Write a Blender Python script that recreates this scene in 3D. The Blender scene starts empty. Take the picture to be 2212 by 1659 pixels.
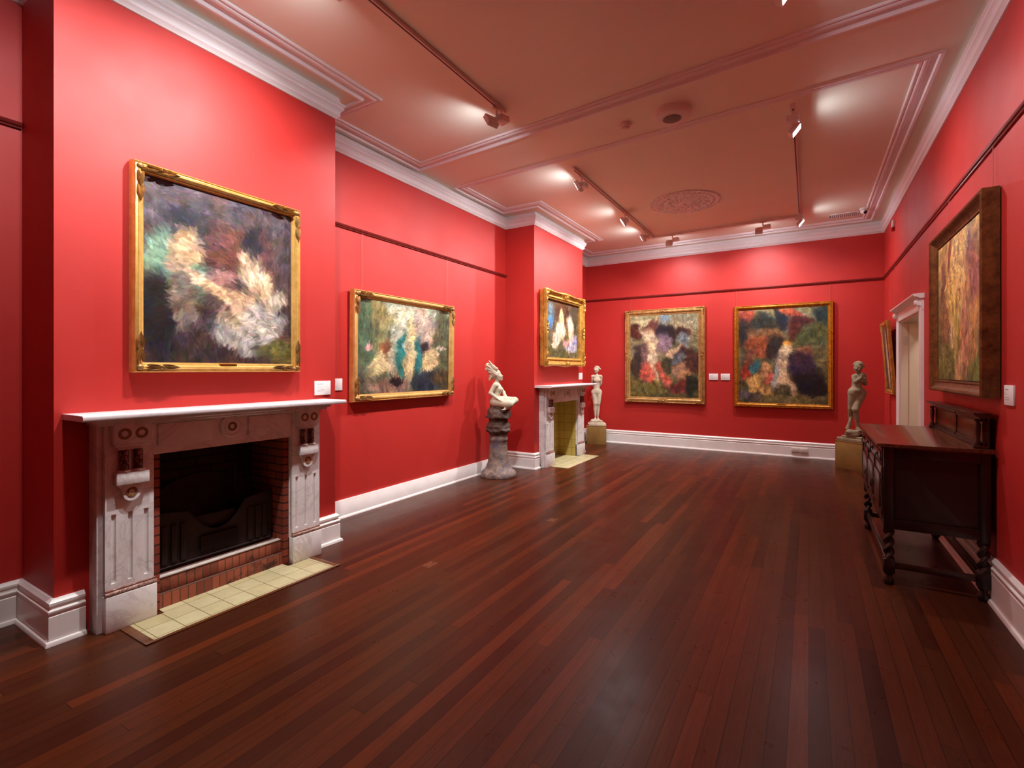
import bpy, bmesh, math, random
import numpy as np
from mathutils import Vector, Matrix, noise
from mathutils.geometry import tessellate_polygon
C = bpy.context.scene
COL = C.collection
PI = math.pi
random.seed(7)

# ------------------------------------------------------------------ camera, world, exposure
YAW = 0.544
cam_d = bpy.data.cameras.new('camera')
cam = bpy.data.objects.new('camera', cam_d); COL.objects.link(cam)
cam.location = (0, 0, 1.57)
cam.rotation_euler = (PI/2, 0, YAW)
cam_d.sensor_width = 36; cam_d.sensor_fit = 'HORIZONTAL'
cam_d.lens = 36*1060/2212
cam_d.shift_y = -29.75/2212
cam_d.clip_start = 0.02
C.camera = cam
w = bpy.data.worlds.new('world'); C.world = w; w.use_nodes = True
w.node_tree.nodes['Background'].inputs[0].default_value = (1, .85, .78, 1)
w.node_tree.nodes['Background'].inputs[1].default_value = 0.02
C.view_settings.view_transform = 'Standard'
C.view_settings.look = 'None'
C.view_settings.gamma = 1
C.view_settings.use_curve_mapping = False
C.view_settings.exposure = 0.10
LAMP_W = 72.0            # watts of each track spotlight

# ------------------------------------------------------------------ room dimensions (metres, camera over the origin)
A, B, D, W, YN = 4.259, 3.724, 10.263, 1.083, -3.2
Y0, Y1, Y2, Y3 = 1.053, 3.017, 6.837, 8.77      # the two chimney breasts
ZS, ZP = 4.072, 4.10                            # soffit and coffer panel heights
OUT = [(-A, YN), (-A, Y0), (-B, Y0), (-B, Y1), (-A, Y1), (-A, Y2), (-B, Y2), (-B, Y3), (-A, Y3), (-A, D), (W, D), (W, YN)]

# ------------------------------------------------------------------ node helpers
def lin(c):
    c = c/255.0
    return c/12.92 if c <= 0.04045 else ((c+0.055)/1.055)**2.4
def rgb(r, g, b): return (lin(r), lin(g), lin(b), 1)

class NT:
    def __init__(s, name):
        s.m = bpy.data.materials.new(name); s.m.use_nodes = True
        s.t = s.m.node_tree; s.b = s.t.nodes['Principled BSDF']
    def n(s, kind, **kw):
        nd = s.t.nodes.new(kind)
        for k, v in kw.items(): setattr(nd, k, v)
        return nd
    def link(s, a, b): s.t.links.new(a, b)
    def put(s, sock, v):
        if isinstance(v, (int, float, tuple)): sock.default_value = v
        else: s.link(v, sock)
    def math(s, op, a, b=0.0, c=None):
        nd = s.n('ShaderNodeMath', operation=op); s.put(nd.inputs[0], a); s.put(nd.inputs[1], b)
        if c is not None: s.put(nd.inputs[2], c)
        return nd.outputs[0]
    def ramp(s, fac, stops, interp='LINEAR'):
        nd = s.n('ShaderNodeValToRGB'); nd.color_ramp.interpolation = interp
        e = nd.color_ramp.elements
        while len(e) < len(stops): e.new(0.5)
        for i, (p, c) in enumerate(stops): e[i].position = p; e[i].color = c
        s.link(fac, nd.inputs[0]); return nd.outputs[0]
    def noise(s, vec, scale, detail=4, rough=.5, dist=0):
        nd = s.n('ShaderNodeTexNoise'); nd.inputs['Scale'].default_value = scale
        nd.inputs['Detail'].default_value = detail; nd.inputs['Roughness'].default_value = rough
        nd.inputs['Distortion'].default_value = dist
        if vec is not None: s.link(vec, nd.inputs['Vector'])
        return nd.outputs['Fac']
    def obj(s): return s.n('ShaderNodeTexCoord').outputs['Object']
    def mapping(s, vec, scale=(1, 1, 1), loc=(0, 0, 0), rot=(0, 0, 0)):
        nd = s.n('ShaderNodeMapping'); nd.inputs['Scale'].default_value = scale
        nd.inputs['Location'].default_value = loc; nd.inputs['Rotation'].default_value = rot
        s.link(vec, nd.inputs['Vector']); return nd.outputs[0]
    def mix(s, fac, a, b, mode='MIX'):
        nd = s.n('ShaderNodeMix', data_type='RGBA', blend_type=mode)
        s.put(nd.inputs[0], fac); s.put(nd.inputs[6], a); s.put(nd.inputs[7], b); return nd.outputs[2]
    def bump(s, h, strength=.2, dist=.01):
        nd = s.n('ShaderNodeBump'); nd.inputs['Strength'].default_value = strength
        nd.inputs['Distance'].default_value = dist; s.link(h, nd.inputs['Height'])
        s.link(nd.outputs[0], s.b.inputs['Normal'])
    def col(s, v): s.put(s.b.inputs['Base Color'], v)
    def set(s, rough=.5, metal=0, spec=.5, coat=0):
        s.put(s.b.inputs['Roughness'], rough); s.put(s.b.inputs['Metallic'], metal)
        s.b.inputs['Specular IOR Level'].default_value = spec; s.b.inputs['Coat Weight'].default_value = coat

def simple(name, c, rough=.5, metal=0, spec=.5, var=.08, scale=6, bump=0.0, bscale=60):
    m = NT(name); v = m.obj()
    f = m.noise(v, scale, 4, .6)
    lo = tuple(x*(1-var*2) for x in c[:3])+(1,); hi = tuple(min(1, x*(1+var)) for x in c[:3])+(1,)
    m.col(m.ramp(f, [(.3, lo), (.7, hi)])); m.set(rough, metal, spec)
    if bump: m.bump(m.noise(v, bscale, 5, .6), bump, .004)
    return m.m

M = {}
# red painted plaster
m = NT('red_wall_paint'); v = m.obj()
m.col(m.ramp(m.noise(v, 1.3, 3, .6), [(.3, rgb(186, 40, 34)), (.7, rgb(194, 44, 37))]))
m.set(m.ramp(m.noise(v, 3, 4, .6), [(.3, (.52,)*3+(1,)), (.7, (.60,)*3+(1,))]), 0, .5)
m.bump(m.noise(v, 180, 6, .65), .16, .0015); M['red'] = m.m
m = NT('ceiling_paint'); v = m.obj()
m.col(m.ramp(m.noise(v, .9, 3, .6), [(.3, rgb(229, 227, 208)), (.7, rgb(235, 233, 215))]))
m.set(.5, 0, .4); m.bump(m.noise(v, 2.2, 5, .55, .6), .22, .012); M['ceil'] = m.m
M['white'] = simple('white_gloss_trim', rgb(247, 243, 238), .32, 0, .5, .03, 5, .06, 40)
M['cornice'] = simple('white_plaster_cornice', rgb(236, 232, 232), .5, 0, .4, .02, 4, .06, 60)
M['cream'] = simple('cream_door_paint', rgb(232, 214, 192), .4, 0, .5, .02, 4)
M['rail'] = simple('dark_red_rail_paint', rgb(112, 30, 26), .3, 0, .5, .1, 9)
M['fit'] = simple('white_powder_coat', rgb(225, 218, 212), .4, 0, .5, .01)
M['track'] = simple('track_channel_dark', rgb(60, 45, 40), .4, 0, .4, .02)
M['grille'] = simple('grey_grille_metal', rgb(120, 112, 106), .5, .3, .5, .03)
M['black'] = simple('black_glass', rgb(18, 18, 20), .12, 0, .6, .01)
M['plastic'] = simple('white_plastic', rgb(232, 222, 210), .35, 0, .5, .01)
M['card'] = simple('white_card', rgb(240, 238, 236), .6, 0, .3, .01)
M['ink'] = simple('grey_ink', rgb(120, 118, 120), .8, 0, .2, .02)
M['wire'] = simple('hanging_wire_nylon', rgb(196, 120, 112), .35, .3, .5, .02)
M['screw'] = simple('small_steel', rgb(150, 135, 125), .35, .8, .5, .02)
M['iron'] = simple('blackened_iron', rgb(34, 24, 22), .6, .4, .4, .2, 12, .3, 60)
M['soot'] = simple('sooty_iron_grate', rgb(44, 27, 24), .7, .2, .4, .2, 10, .3, 40)
M['ash'] = simple('cement_ledge', rgb(196, 186, 178), .85, 0, .3, .12, 14, .4, 70)
M['brass'] = simple('brass_plate', rgb(190, 150, 70), .3, 1, .5, .05)
M['redplastic'] = simple('red_plastic', rgb(170, 20, 20), .4, 0, .5, .02)
M['hinge'] = simple('painted_hinge', rgb(214, 196, 176), .4, 0, .5, .03)

def gold(name, c1, c2, rough=.34):
    m = NT(name); v = m.obj()
    m.col(m.ramp(m.noise(v, 14, 5, .65), [(.3, c2), (.65, c1)]))
    m.set(m.ramp(m.noise(v, 22, 4, .6), [(.3, (rough-.06,)*3+(1,)), (.7, (rough+.12,)*3+(1,))]), .5, .5)
    m.bump(m.noise(v, 90, 4, .6), .15, .002); return m.m
M['gold1'] = gold('bright_gilding', rgb(240, 200, 118), rgb(214, 164, 80), .34)
M['gold2'] = gold('pale_gilding', rgb(232, 190, 116), rgb(202, 154, 82), .44)
M['gold3'] = gold('rococo_gilding', rgb(222, 172, 84), rgb(168, 116, 44), .32)
M['gold4'] = gold('antique_gilding', rgb(204, 162, 98), rgb(156, 114, 60), .4)
M['gold5'] = gold('orange_gilding', rgb(206, 138, 42), rgb(170, 104, 26), .28)
M['gold6'] = gold('dark_bronze_gilding', rgb(128, 88, 44), rgb(70, 42, 22), .42)
M['carve'] = gold('tarnished_carving', rgb(200, 158, 96), rgb(110, 72, 34), .38)

def marble(name, base, vein, scale=3.0, dirt=None, rough=.38):
    m = NT(name); v = m.obj()
    n1 = m.noise(v, scale, 8, .62, 1.6)
    c = m.ramp(n1, [(.36, base), (.47, tuple(x*.93 for x in base[:3])+(1,)), (.5, vein), (.53, tuple(x*.95 for x in base[:3])+(1,)), (.66, base)])
    if dirt:
        c = m.mix(m.ramp(m.noise(v, 7, 6, .7), [(.52, (0, 0, 0, 1)), (.8, (.6, .6, .6, 1))]), c, dirt)
    m.col(c); m.set(rough, 0, .5); m.bump(m.noise(v, 60, 4, .6), .08, .002); return m.m
M['marble'] = marble('grey_veined_marble', rgb(238, 234, 232), rgb(212, 205, 204), 2.2, rgb(204, 184, 164))
M['shelf'] = marble('white_shelf_marble', rgb(232, 224, 224), rgb(212, 204, 208), 2.0, None, .22)
M['onyx'] = marble('dark_red_marble', rgb(74, 34, 32), rgb(200, 160, 140), 26, None, .2)
M['rouge'] = marble('rouge_marble_strip', rgb(140, 96, 84), rgb(214, 190, 176), 16, None, .3)
M['ochre'] = simple('incised_ochre_ring', rgb(150, 112, 66), .5, 0, .4, .1, 30)
M['clay'] = simple('pale_cast_stone', rgb(210, 200, 175), .8, 0, .25, .16, 9, .45, 38)
M['clay2'] = simple('grey_green_cast_stone', rgb(158, 146, 118), .8, 0, .25, .16, 9, .45, 38)
M['khaki'] = simple('khaki_painted_board', rgb(150, 118, 62), .5, 0, .4, .1, 5, .05, 30)
# rough pot-like pedestal of mottled grey, rust and blue
m = NT('mottled_pedestal'); v = m.obj()
c = m.ramp(m.noise(v, 9, 8, .75), [(.35, rgb(84, 70, 64)), (.5, rgb(134, 116, 106)), (.62, rgb(166, 146, 130))])
c = m.mix(m.ramp(m.noise(m.mapping(v, (2, 2, .8)), 5, 6, .7), [(.52, (0, 0, 0, 1)), (.62, (.7, .7, .7, 1))]), c, rgb(92, 104, 128))
m.col(c); m.set(.75, 0, .3); m.bump(m.noise(v, 30, 6, .7), .6, .01); M['pot'] = m.m
m = NT('rough_rock_pedestal'); v = m.obj()
c = m.ramp(m.noise(v, 8, 8, .75), [(.35, rgb(66, 48, 42)), (.55, rgb(104, 84, 74)), (.68, rgb(128, 122, 126))])
m.col(c); m.set(.85, 0, .25); m.bump(m.noise(v, 22, 8, .75), .9, .02); M['rock'] = m.m

def wood(name, dark, light, rough=.3, axis=0, scale=1.0):
    m = NT(name); v = m.obj()
    sc = [22*scale]*3; sc[axis] = 1.6*scale
    f = m.noise(m.mapping(v, tuple(sc)), 1.6, 8, .6, .8)
    m.col(m.ramp(f, [(.3, dark), (.7, light)])); m.set(rough, 0, .5, .15)
    m.bump(f, .1, .002); return m.m
M['oak'] = wood('dark_stained_oak', rgb(34, 17, 13), rgb(64, 34, 24), .3, 0)
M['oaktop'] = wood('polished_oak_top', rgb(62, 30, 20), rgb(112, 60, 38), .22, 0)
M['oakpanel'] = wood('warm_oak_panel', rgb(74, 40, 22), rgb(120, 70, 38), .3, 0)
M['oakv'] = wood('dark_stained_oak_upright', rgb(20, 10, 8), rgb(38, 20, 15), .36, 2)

# bricks and tiles: object coordinates, x along the wall, z up
def brick(name, c1, c2, mortar, bw, bh, off=.5, ms=.012, swap=None, rough=.8, bump=.5, soot=None):
    m = NT(name); v = m.obj()
    if swap:
        sp = m.n('ShaderNodeSeparateXYZ'); m.link(v, sp.inputs[0]); cb = m.n('ShaderNodeCombineXYZ')
        for i, k in enumerate(swap): m.link(sp.outputs[k], cb.inputs[i])
        vv = cb.outputs[0]
    else: vv = v
    nd = m.n('ShaderNodeTexBrick'); m.link(vv, nd.inputs['Vector'])
    nd.offset = off; nd.inputs['Color1'].default_value = c1; nd.inputs['Color2'].default_value = c2
    nd.inputs['Mortar'].default_value = mortar; nd.inputs['Scale'].default_value = 1
    nd.inputs['Mortar Size'].default_value = ms; nd.inputs['Brick Width'].default_value = bw
    nd.inputs['Row Height'].default_value = bh; nd.inputs['Bias'].default_value = -.1
    c = m.mix(m.ramp(m.noise(v, 9, 7, .7), [(.35, (0, 0, 0, 1)), (.75, (.35, .35, .35, 1))]), nd.outputs['Color'], tuple(x*.5 for x in c1[:3])+(1,))
    if soot:
        c = m.mix(m.ramp(m.noise(m.mapping(v, (3, 3, 5)), 1.4, 5, .7), [(.56, (0, 0, 0, 1)), (.66, (.8, .8, .8, 1))]), c, soot)
    m.col(c); m.set(rough, 0, .35)
    m.bump(m.math('MULTIPLY', nd.outputs['Fac'], -1.0), bump, .004); return m.m
M['soldier'] = brick('soldier_course_bricks', rgb(168, 92, 66), rgb(120, 60, 44), rgb(96, 66, 54), .052, .098, 0, .004, (0, 2, 1), soot=rgb(34, 28, 28))
M['brickside'] = brick('red_jamb_bricks', rgb(150, 66, 44), rgb(112, 46, 32), rgb(50, 26, 20), .23, .062, .5, .006, (1, 2, 0))
M['firebrick'] = brick('sooted_back_bricks', rgb(58, 32, 24), rgb(40, 24, 19), rgb(22, 14, 11), .22, .075, .5, .008, (0, 2, 1))
M['hearthtile'] = brick('cream_hearth_tiles', rgb(190, 178, 132), rgb(206, 196, 154), rgb(112, 98, 62), .152, .152, 0, .0025, (0, 1, 2), .35, .25)
M['yellowtile'] = brick('yellow_glazed_tiles', rgb(196, 174, 92), rgb(206, 184, 104), rgb(120, 104, 50), .152, .152, 0, .003, (0, 2, 1), .2, .3)
M['yellowside'] = brick('yellow_glazed_side_tiles', rgb(196, 174, 92), rgb(206, 184, 104), rgb(120, 104, 50), .152, .152, 0, .003, (1, 2, 0), .2, .3)

# floor: narrow boards running down the room
m = NT('jarrah_floorboards'); v = m.obj()
sp = m.n('ShaderNodeSeparateXYZ'); m.link(v, sp.inputs[0]); X, Y = sp.outputs[0], sp.outputs[1]
bw = .079
px = m.math('DIVIDE', X, bw); idx = m.math('FLOOR', px); fx = m.math('FRACT', px)
wn = m.n('ShaderNodeTexWhiteNoise', noise_dimensions='1D'); m.link(idx, wn.inputs['W'])
py = m.math('ADD', m.math('DIVIDE', Y, 2.6), m.math('MULTIPLY', wn.outputs['Value'], 9.7))
idy = m.math('FLOOR', py); fy = m.math('FRACT', py)
cb = m.n('ShaderNodeCombineXYZ'); m.link(idx, cb.inputs[0]); m.link(idy, cb.inputs[1])
wn2 = m.n('ShaderNodeTexWhiteNoise', noise_dimensions='2D'); m.link(cb.outputs[0], wn2.inputs['Vector'])
tone = wn2.outputs['Value']
cb3 = m.n('ShaderNodeCombineXYZ'); m.link(m.math('MULTIPLY', X, 60), cb3.inputs[0])
m.link(m.math('ADD', m.math('MULTIPLY', Y, 2.2), m.math('MULTIPLY', tone, 40)), cb3.inputs[1]); m.link(m.math('MULTIPLY', tone, 13), cb3.inputs[2])
grain = m.noise(cb3.outputs[0], 1.0, 8, .62, 1.2)
base = m.ramp(tone, [(0, rgb(60, 23, 12)), (.3, rgb(72, 30, 15)), (.55, rgb(84, 40, 18)), (.8, rgb(94, 41, 18)), (1, rgb(114, 49, 22))])
base = m.mix(m.ramp(grain, [(.3, (.62,)*3+(1,)), (.7, (0, 0, 0, 1))]), base, rgb(48, 22, 15))
blot = m.noise(m.mapping(v, (1, .6, 1)), 1.1, 5, .6)
base = m.mix(m.ramp(blot, [(.4, (0, 0, 0, 1)), (.75, (.4,)*3+(1,))]), base, rgb(84, 52, 30))
edge = m.math('MINIMUM', fx, m.math('SUBTRACT', 1.0, fx))
gap = m.math('LESS_THAN', edge, .018)
ey = m.math('MULTIPLY', m.math('MINIMUM', fy, m.math('SUBTRACT', 1.0, fy)), 2.6)
gy = m.math('LESS_THAN', ey, .0016)
g = m.math('MAXIMUM', gap, gy)
# paired nail holes every 45 cm
ny = m.math('SUBTRACT', m.math('FRACT', m.math('DIVIDE', Y, .45)), .5)
nyy = m.math('MULTIPLY', ny, .45)
nx = m.math('MULTIPLY', m.math('SUBTRACT', m.math('ABSOLUTE', m.math('SUBTRACT', fx, .5)), .27), bw)
dist = m.math('SQRT', m.math('ADD', m.math('MULTIPLY', nx, nx), m.math('MULTIPLY', nyy, nyy)))
nail = m.math('LESS_THAN', dist, .0026)
base = m.mix(m.math('MULTIPLY', m.math('MAXIMUM', g, nail), .85), base, rgb(20, 9, 7))
m.col(base)
m.set(m.ramp(m.noise(v, 5, 5, .65), [(.3, (.26,)*3+(1,)), (.7, (.35,)*3+(1,))]), 0, .16)
hgt = m.math('SUBTRACT', m.math('MULTIPLY', grain, .25), m.math('MULTIPLY', g, 1.0))
m.bump(hgt, .08, .002); M['floor'] = m.m

def emis(name, c, s):
    m = NT(name); m.b.inputs['Emission Color'].default_value = c; m.b.inputs['Emission Strength'].default_value = s
    m.col(c); return m.m
M['lens'] = emis('lit_lamp_lens', (.88, .92, 1, 1), 165)

# ------------------------------------------------------------------ mesh helpers
def new(): return bmesh.new()
def obj(name, bm, mat, parent=None, smooth=38, loc=None, rot=None, fix=True):
    if fix: bmesh.ops.recalc_face_normals(bm, faces=bm.faces)
    me = bpy.data.meshes.new(name); bm.to_mesh(me); bm.free()
    if smooth:
        me.polygons.foreach_set('use_smooth', [True]*len(me.polygons))
        me.set_sharp_from_angle(angle=math.radians(smooth))
    o = bpy.data.objects.new(name, me); COL.objects.link(o)
    if mat is not None: me.materials.append(mat)
    if parent: o.parent = parent
    if loc: o.location = loc
    if rot: o.rotation_euler = rot
    return o
def tag(o, label, cat, group=None):
    o['label'] = label; o['category'] = cat
    if group: o['group'] = group
    return o
def thing(name, label, cat, loc=(0, 0, 0), rz=0.0, group=None, rx=0.0):
    o = bpy.data.objects.new(name, None); COL.objects.link(o)
    o.empty_display_size = .1; o.location = loc; o.rotation_euler = (rx, 0, rz)
    return tag(o, label, cat, group)
def struct(name, bm, mat, **k):
    o = obj(name, bm, mat, **k); o['kind'] = 'structure'; return o
def copy_tree(o, parent=None):
    c = o.copy(); COL.objects.link(c)
    if parent: c.parent = parent
    for ch in o.children: copy_tree(ch, c)
    return c

def box(bm, x0, x1, y0, y1, z0, z1, bev=0.0, mat=None):
    r = bmesh.ops.create_cube(bm, size=1)
    vs = r['verts']
    for v_ in vs:
        v_.co = Vector(((x0+x1)/2+v_.co.x*(x1-x0), (y0+y1)/2+v_.co.y*(y1-y0), (z0+z1)/2+v_.co.z*(z1-z0)))
    if bev:
        es = list({e for v_ in vs for e in v_.link_edges})
        r2 = bmesh.ops.bevel(bm, geom=es, offset=bev, segments=2, affect='EDGES', profile=.5)
        vs = [v_ for v_ in r2['verts']]
    if mat is not None: bmesh.ops.transform(bm, matrix=mat, verts=vs)
    return vs
def quad(bm, *pts): return bm.faces.new([bm.verts.new(p) for p in pts])
def lathe(bm, prof, cx=0, cy=0, seg=32, wob=0, seed=0, mat=None):
    rings = []
    for (r, z) in prof:
        ring = []
        for i in range(seg):
            a = 2*PI*i/seg; rr = max(r, 1e-4)
            if wob: rr *= 1+wob*noise.noise(Vector((math.cos(a)*2+seed, math.sin(a)*2, z*9)))
            p = Vector((cx+rr*math.cos(a), cy+rr*math.sin(a), z))
            if mat is not None: p = mat @ p
            ring.append(bm.verts.new(p))
        rings.append(ring)
    for a_, b_ in zip(rings, rings[1:]):
        for i in range(seg): bm.faces.new((a_[i], a_[(i+1) % seg], b_[(i+1) % seg], b_[i]))
    bm.faces.new(list(reversed(rings[0]))); bm.faces.new(rings[-1])
def tube(bm, pts, r, seg=8, caps=True):
    pts = [Vector(p) for p in pts]; rs = r if isinstance(r, (list, tuple)) else [r]*len(pts)
    rings = []; up = Vector((0, 0, 1))
    for i, p in enumerate(pts):
        d = (pts[min(i+1, len(pts)-1)]-pts[max(i-1, 0)]).normalized()
        s_ = d.cross(up)
        if s_.length < 1e-3: s_ = d.cross(Vector((1, 0, 0)))
        s_.normalize(); t_ = s_.cross(d)
        rings.append([bm.verts.new(p+(s_*math.cos(2*PI*k/seg)+t_*math.sin(2*PI*k/seg))*rs[i]) for k in range(seg)])
    for a_, b_ in zip(rings, rings[1:]):
        for i in range(seg): bm.faces.new((a_[i], a_[(i+1) % seg], b_[(i+1) % seg], b_[i]))
    if caps: bm.faces.new(list(reversed(rings[0]))); bm.faces.new(rings[-1])
def ball(bm, c, r, sub=2, scale=(1, 1, 1), rot=None):
    if hasattr(bm, 'join'): return bm.ball(c, r, scale)
    mt = Matrix.Translation(c) @ (rot.to_matrix().to_4x4() if rot else Matrix()) @ Matrix.Diagonal((scale[0]*r, scale[1]*r, scale[2]*r, 1))
    bmesh.ops.create_icosphere(bm, subdivisions=sub, radius=1, matrix=mt)
def capsule(bm, a, b, ra, rb, seg=12):
    if hasattr(bm, 'join'): return bm.capsule(a, b, ra, rb)
    a, b = Vector(a), Vector(b); d = (b-a); L = d.length
    if L < 1e-5: ball(bm, a, ra); return
    d /= L; pts, rs = [], []
    for k in range(5):
        t = (k/4)*PI/2; pts.append(a-d*ra*math.cos(t)); rs.append(max(ra*math.sin(t), .0004))
    for k in range(5):
        t = PI/2-(k/4)*PI/2; pts.append(b+d*rb*math.cos(t)); rs.append(max(rb*math.sin(t), .0004))
    tube(bm, pts, rs, seg)
def extrude_poly(bm, poly, f0, f1):
    """poly: list of 2-D points; f0/f1 map a point to the two ends."""
    a_ = [bm.verts.new(f0(*p)) for p in poly]; b_ = [bm.verts.new(f1(*p)) for p in poly]
    n = len(poly)
    for i in range(n): bm.faces.new((a_[i], a_[(i+1) % n], b_[(i+1) % n], b_[i]))
    bm.faces.new(list(reversed(a_))); bm.faces.new(b_)

def miters(path, closed):
    n = len(path); out = []
    for i in range(n):
        ds = []
        if closed or i > 0:
            p, q = path[i-1], path[i]; L = math.hypot(q[0]-p[0], q[1]-p[1]); ds.append(((q[0]-p[0])/L, (q[1]-p[1])/L))
        if closed or i < n-1:
            p, q = path[i], path[(i+1) % n]; L = math.hypot(q[0]-p[0], q[1]-p[1]); ds.append(((q[0]-p[0])/L, (q[1]-p[1])/L))
        ns = [(d[1], -d[0]) for d in ds]
        if len(ns) == 1: out.append(ns[0]); continue
        sx, sy = ns[0][0]+ns[1][0], ns[0][1]+ns[1][1]; k = sx*ns[0][0]+sy*ns[0][1]
        out.append((sx/k, sy/k))
    return out
def sweep(bm, prof, path, closed=False):
    mt = miters(path, closed); rings = []
    for (x, y), (mx, my) in zip(path, mt):
        rings.append([bm.verts.new((x+mx*p, y+my*p, z)) for p, z in prof])
    n = len(path); k = len(prof)
    for i in range(n if closed else n-1):
        a_, b_ = rings[i], rings[(i+1) % n]
        for j in range(k-1): bm.faces.new((a_[j], a_[j+1], b_[j+1], b_[j]))
    if not closed:
        bm.faces.new(rings[0]); bm.faces.new(list(reversed(rings[-1])))

# ------------------------------------------------------------------ room shell
bm = new(); quad(bm, (-A-.4, YN-.1, 0), (W+1.3, YN-.1, 0), (W+1.3, D+.2, 0), (-A-.4, D+.2, 0)); struct('floor', bm, M['floor'], smooth=0)

ring1 = [(-4.18, YN+.25), (-4.18, Y0-.17), (-B+.17, Y0-.17), (-B+.17, Y1+.13), (-4.18, Y1+.13), (-4.18, 4.68), (W-.17, 4.32), (W-.17, YN+.25)]
ring2 = [(-4.18, 5.33), (-4.18, Y2-.2), (-B+.16, Y2-.2), (-B+.16, Y3+.14), (-4.12, Y3+.14), (-4.12, D-.19), (W-.17, D-.17), (W-.165, 5.02)]
bm = new()
def fill(bm, loops, z):
    vv = [[Vector((x, y, z)) for x, y in l] for l in loops]
    flat = [bm.verts.new(p) for l in vv for p in l]
    for t in tessellate_polygon(vv):
        try: bm.faces.new([flat[i] for i in t])
        except ValueError: pass
fill(bm, [[(x, y) for x, y in OUT], ring1, ring2], ZS)
fill(bm, [ring1], ZP); fill(bm, [ring2], ZP)
for r_ in (ring1, ring2):
    for p, q in zip(r_, r_[1:]+r_[:1]): quad(bm, (p[0], p[1], ZS), (q[0], q[1], ZS), (q[0], q[1], ZP), (p[0], p[1], ZP))
struct('ceiling', bm, M['ceil'], smooth=0)

rp = [(0, ZS+.002), (0, 4.063), (.012, 4.056), (.025, 4.058), (.029, 4.068), (.031, 4.085), (.05, 4.093), (.074, 4.09), (.08, 4.078), (.09, 4.073),
      (.102, 4.074), (.112, 4.080), (.114, 4.091), (.124, 4.092), (.129, 4.084), (.141, 4.082), (.149, 4.088), (.15, ZP+.002)]
bm = new(); sweep(bm, rp, ring1, True); struct('trim_1', bm, M['cornice'])
bm = new(); sweep(bm, rp, ring2, True); struct('trim_2', bm, M['cornice'])
cp = [(0, 3.875), (.01, 3.878), (.018, 3.892), (.034, 3.908), (.034, 3.916), (.030, 3.925), (.034, 3.938), (.046, 3.955), (.057, 3.964), (.057, 3.974),
      (.050, 3.982), (.054, 3.990), (.066, 3.997), (.066, 4.008)]
for k in range(7):
    t = k/6*PI/2; cp.append((.066-.040*math.sin(t), 4.010+.062*(1-math.cos(t))))
cp.append((0, 4.074))
bm = new(); sweep(bm, cp, OUT, True); struct('trim_3', bm, M['cornice'])

def wallq(bm, p, q, z0, z1): quad(bm, (p[0], p[1], z0), (q[0], q[1], z0), (q[0], q[1], z1), (p[0], p[1], z1))
F1C, F1H, F2C, F2H = 1.99, .53, 7.80, .53       # fireplace centres, half width of the wall opening
OPZ = 1.06
bm = new()
for p, q in zip(OUT[:9], OUT[1:10]):
    if p[0] == -B and q[0] == -B:
        c, hh = (F1C, F1H) if p[1] < 3 else (F2C, F2H)
        wallq(bm, p, (-B, c-hh), 0, 4.12); wallq(bm, (-B, c+hh), q, 0, 4.12); wallq(bm, (-B, c-hh), (-B, c+hh), OPZ, 4.12)
    else: wallq(bm, p, q, 0, 4.12)
struct('wall_left', bm, M['red'], smooth=0)
bm = new(); wallq(bm, (-A, D), (W, D), 0, 4.12); struct('wall_far', bm, M['red'], smooth=0)
bm = new(); wallq(bm, (W+1.2, YN), (-A, YN), 0, 4.12); struct('wall_near', bm, M['red'], smooth=0)
DY0, DY1, DZ = 7.08, 8.57, 2.24                 # door opening in the right wall
bm = new(); wallq(bm, (W, D), (W, DY1), 0, 4.12); wallq(bm, (W, DY0), (W, YN), 0, 4.12); wallq(bm, (W, DY1), (W, DY0), DZ, 4.12)
struct('wall_right', bm, M['red'], smooth=0)
# the passage beyond the door
bm = new(); wallq(bm, (W+.32, D), (W+.32, DY1+.02), 0, 3.0); wallq(bm, (W+.32, DY0-.02), (W+.32, 5.5), 0, 3.0); wallq(bm, (W+.32, DY1+.02), (W+.32, DY0-.02), DZ+.02, 3.0)
wallq(bm, (W+1.2, 5.5), (W+1.2, D), 0, 3.0); wallq(bm, (W+.32, 5.5), (W+1.2, 5.5), 0, 3.0); wallq(bm, (W+.32, D), (W+1.2, D), 0, 3.0)
quad(bm, (W+.32, 5.5, 3), (W+1.2, 5.5, 3), (W+1.2, D, 3), (W+.32, D, 3)); struct('wall_passage', bm, M['cream'], smooth=0)

# skirtings
def skirt(h, t=.032):
    return [(t+.018, 0), (t+.018, .008), (t+.012, .022), (t, .026), (t, h-.095), (t-.004, h-.09), (t-.004, h-.083), (t+.002, h-.075), (t+.002, h-.062), (t-.010, h-.055),
            (t-.012, h-.04), (t-.004, h-.03), (t-.004, h-.018), (t-.014, h-.008), (t-.02, h), (0, h)]
def plain(h, t=.03): return [(t+.014, 0), (t+.014, .01), (t+.006, .022), (t, .026), (t, h-.03), (t-.006, h-.022), (t-.006, h-.012), (t-.012, h), (0, h)]
bm = new(); sweep(bm, skirt(.255), [(-A, YN), (-A, Y0), (-B, Y0), (-B, F1C-.80)])
sweep(bm, skirt(.255), [(-B, F1C+.80), (-B, Y1), (-A, Y1), (-A, Y1+.02)])
sweep(bm, plain(.19), [(-A, Y1+.02), (-A, Y2-.035)])
sweep(bm, skirt(.255), [(-A, Y2), (-B, Y2), (-B, F2C-.83)])
sweep(bm, skirt(.255), [(-B, F2C+.83), (-B, Y3), (-A, Y3)])
struct('baseboard_left', bm, M['white'])
bm = new(); sweep(bm, skirt(.28), [(-A, Y3+.01), (-A, D), (W, D)]); struct('baseboard_far', bm, M['white'])
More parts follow.
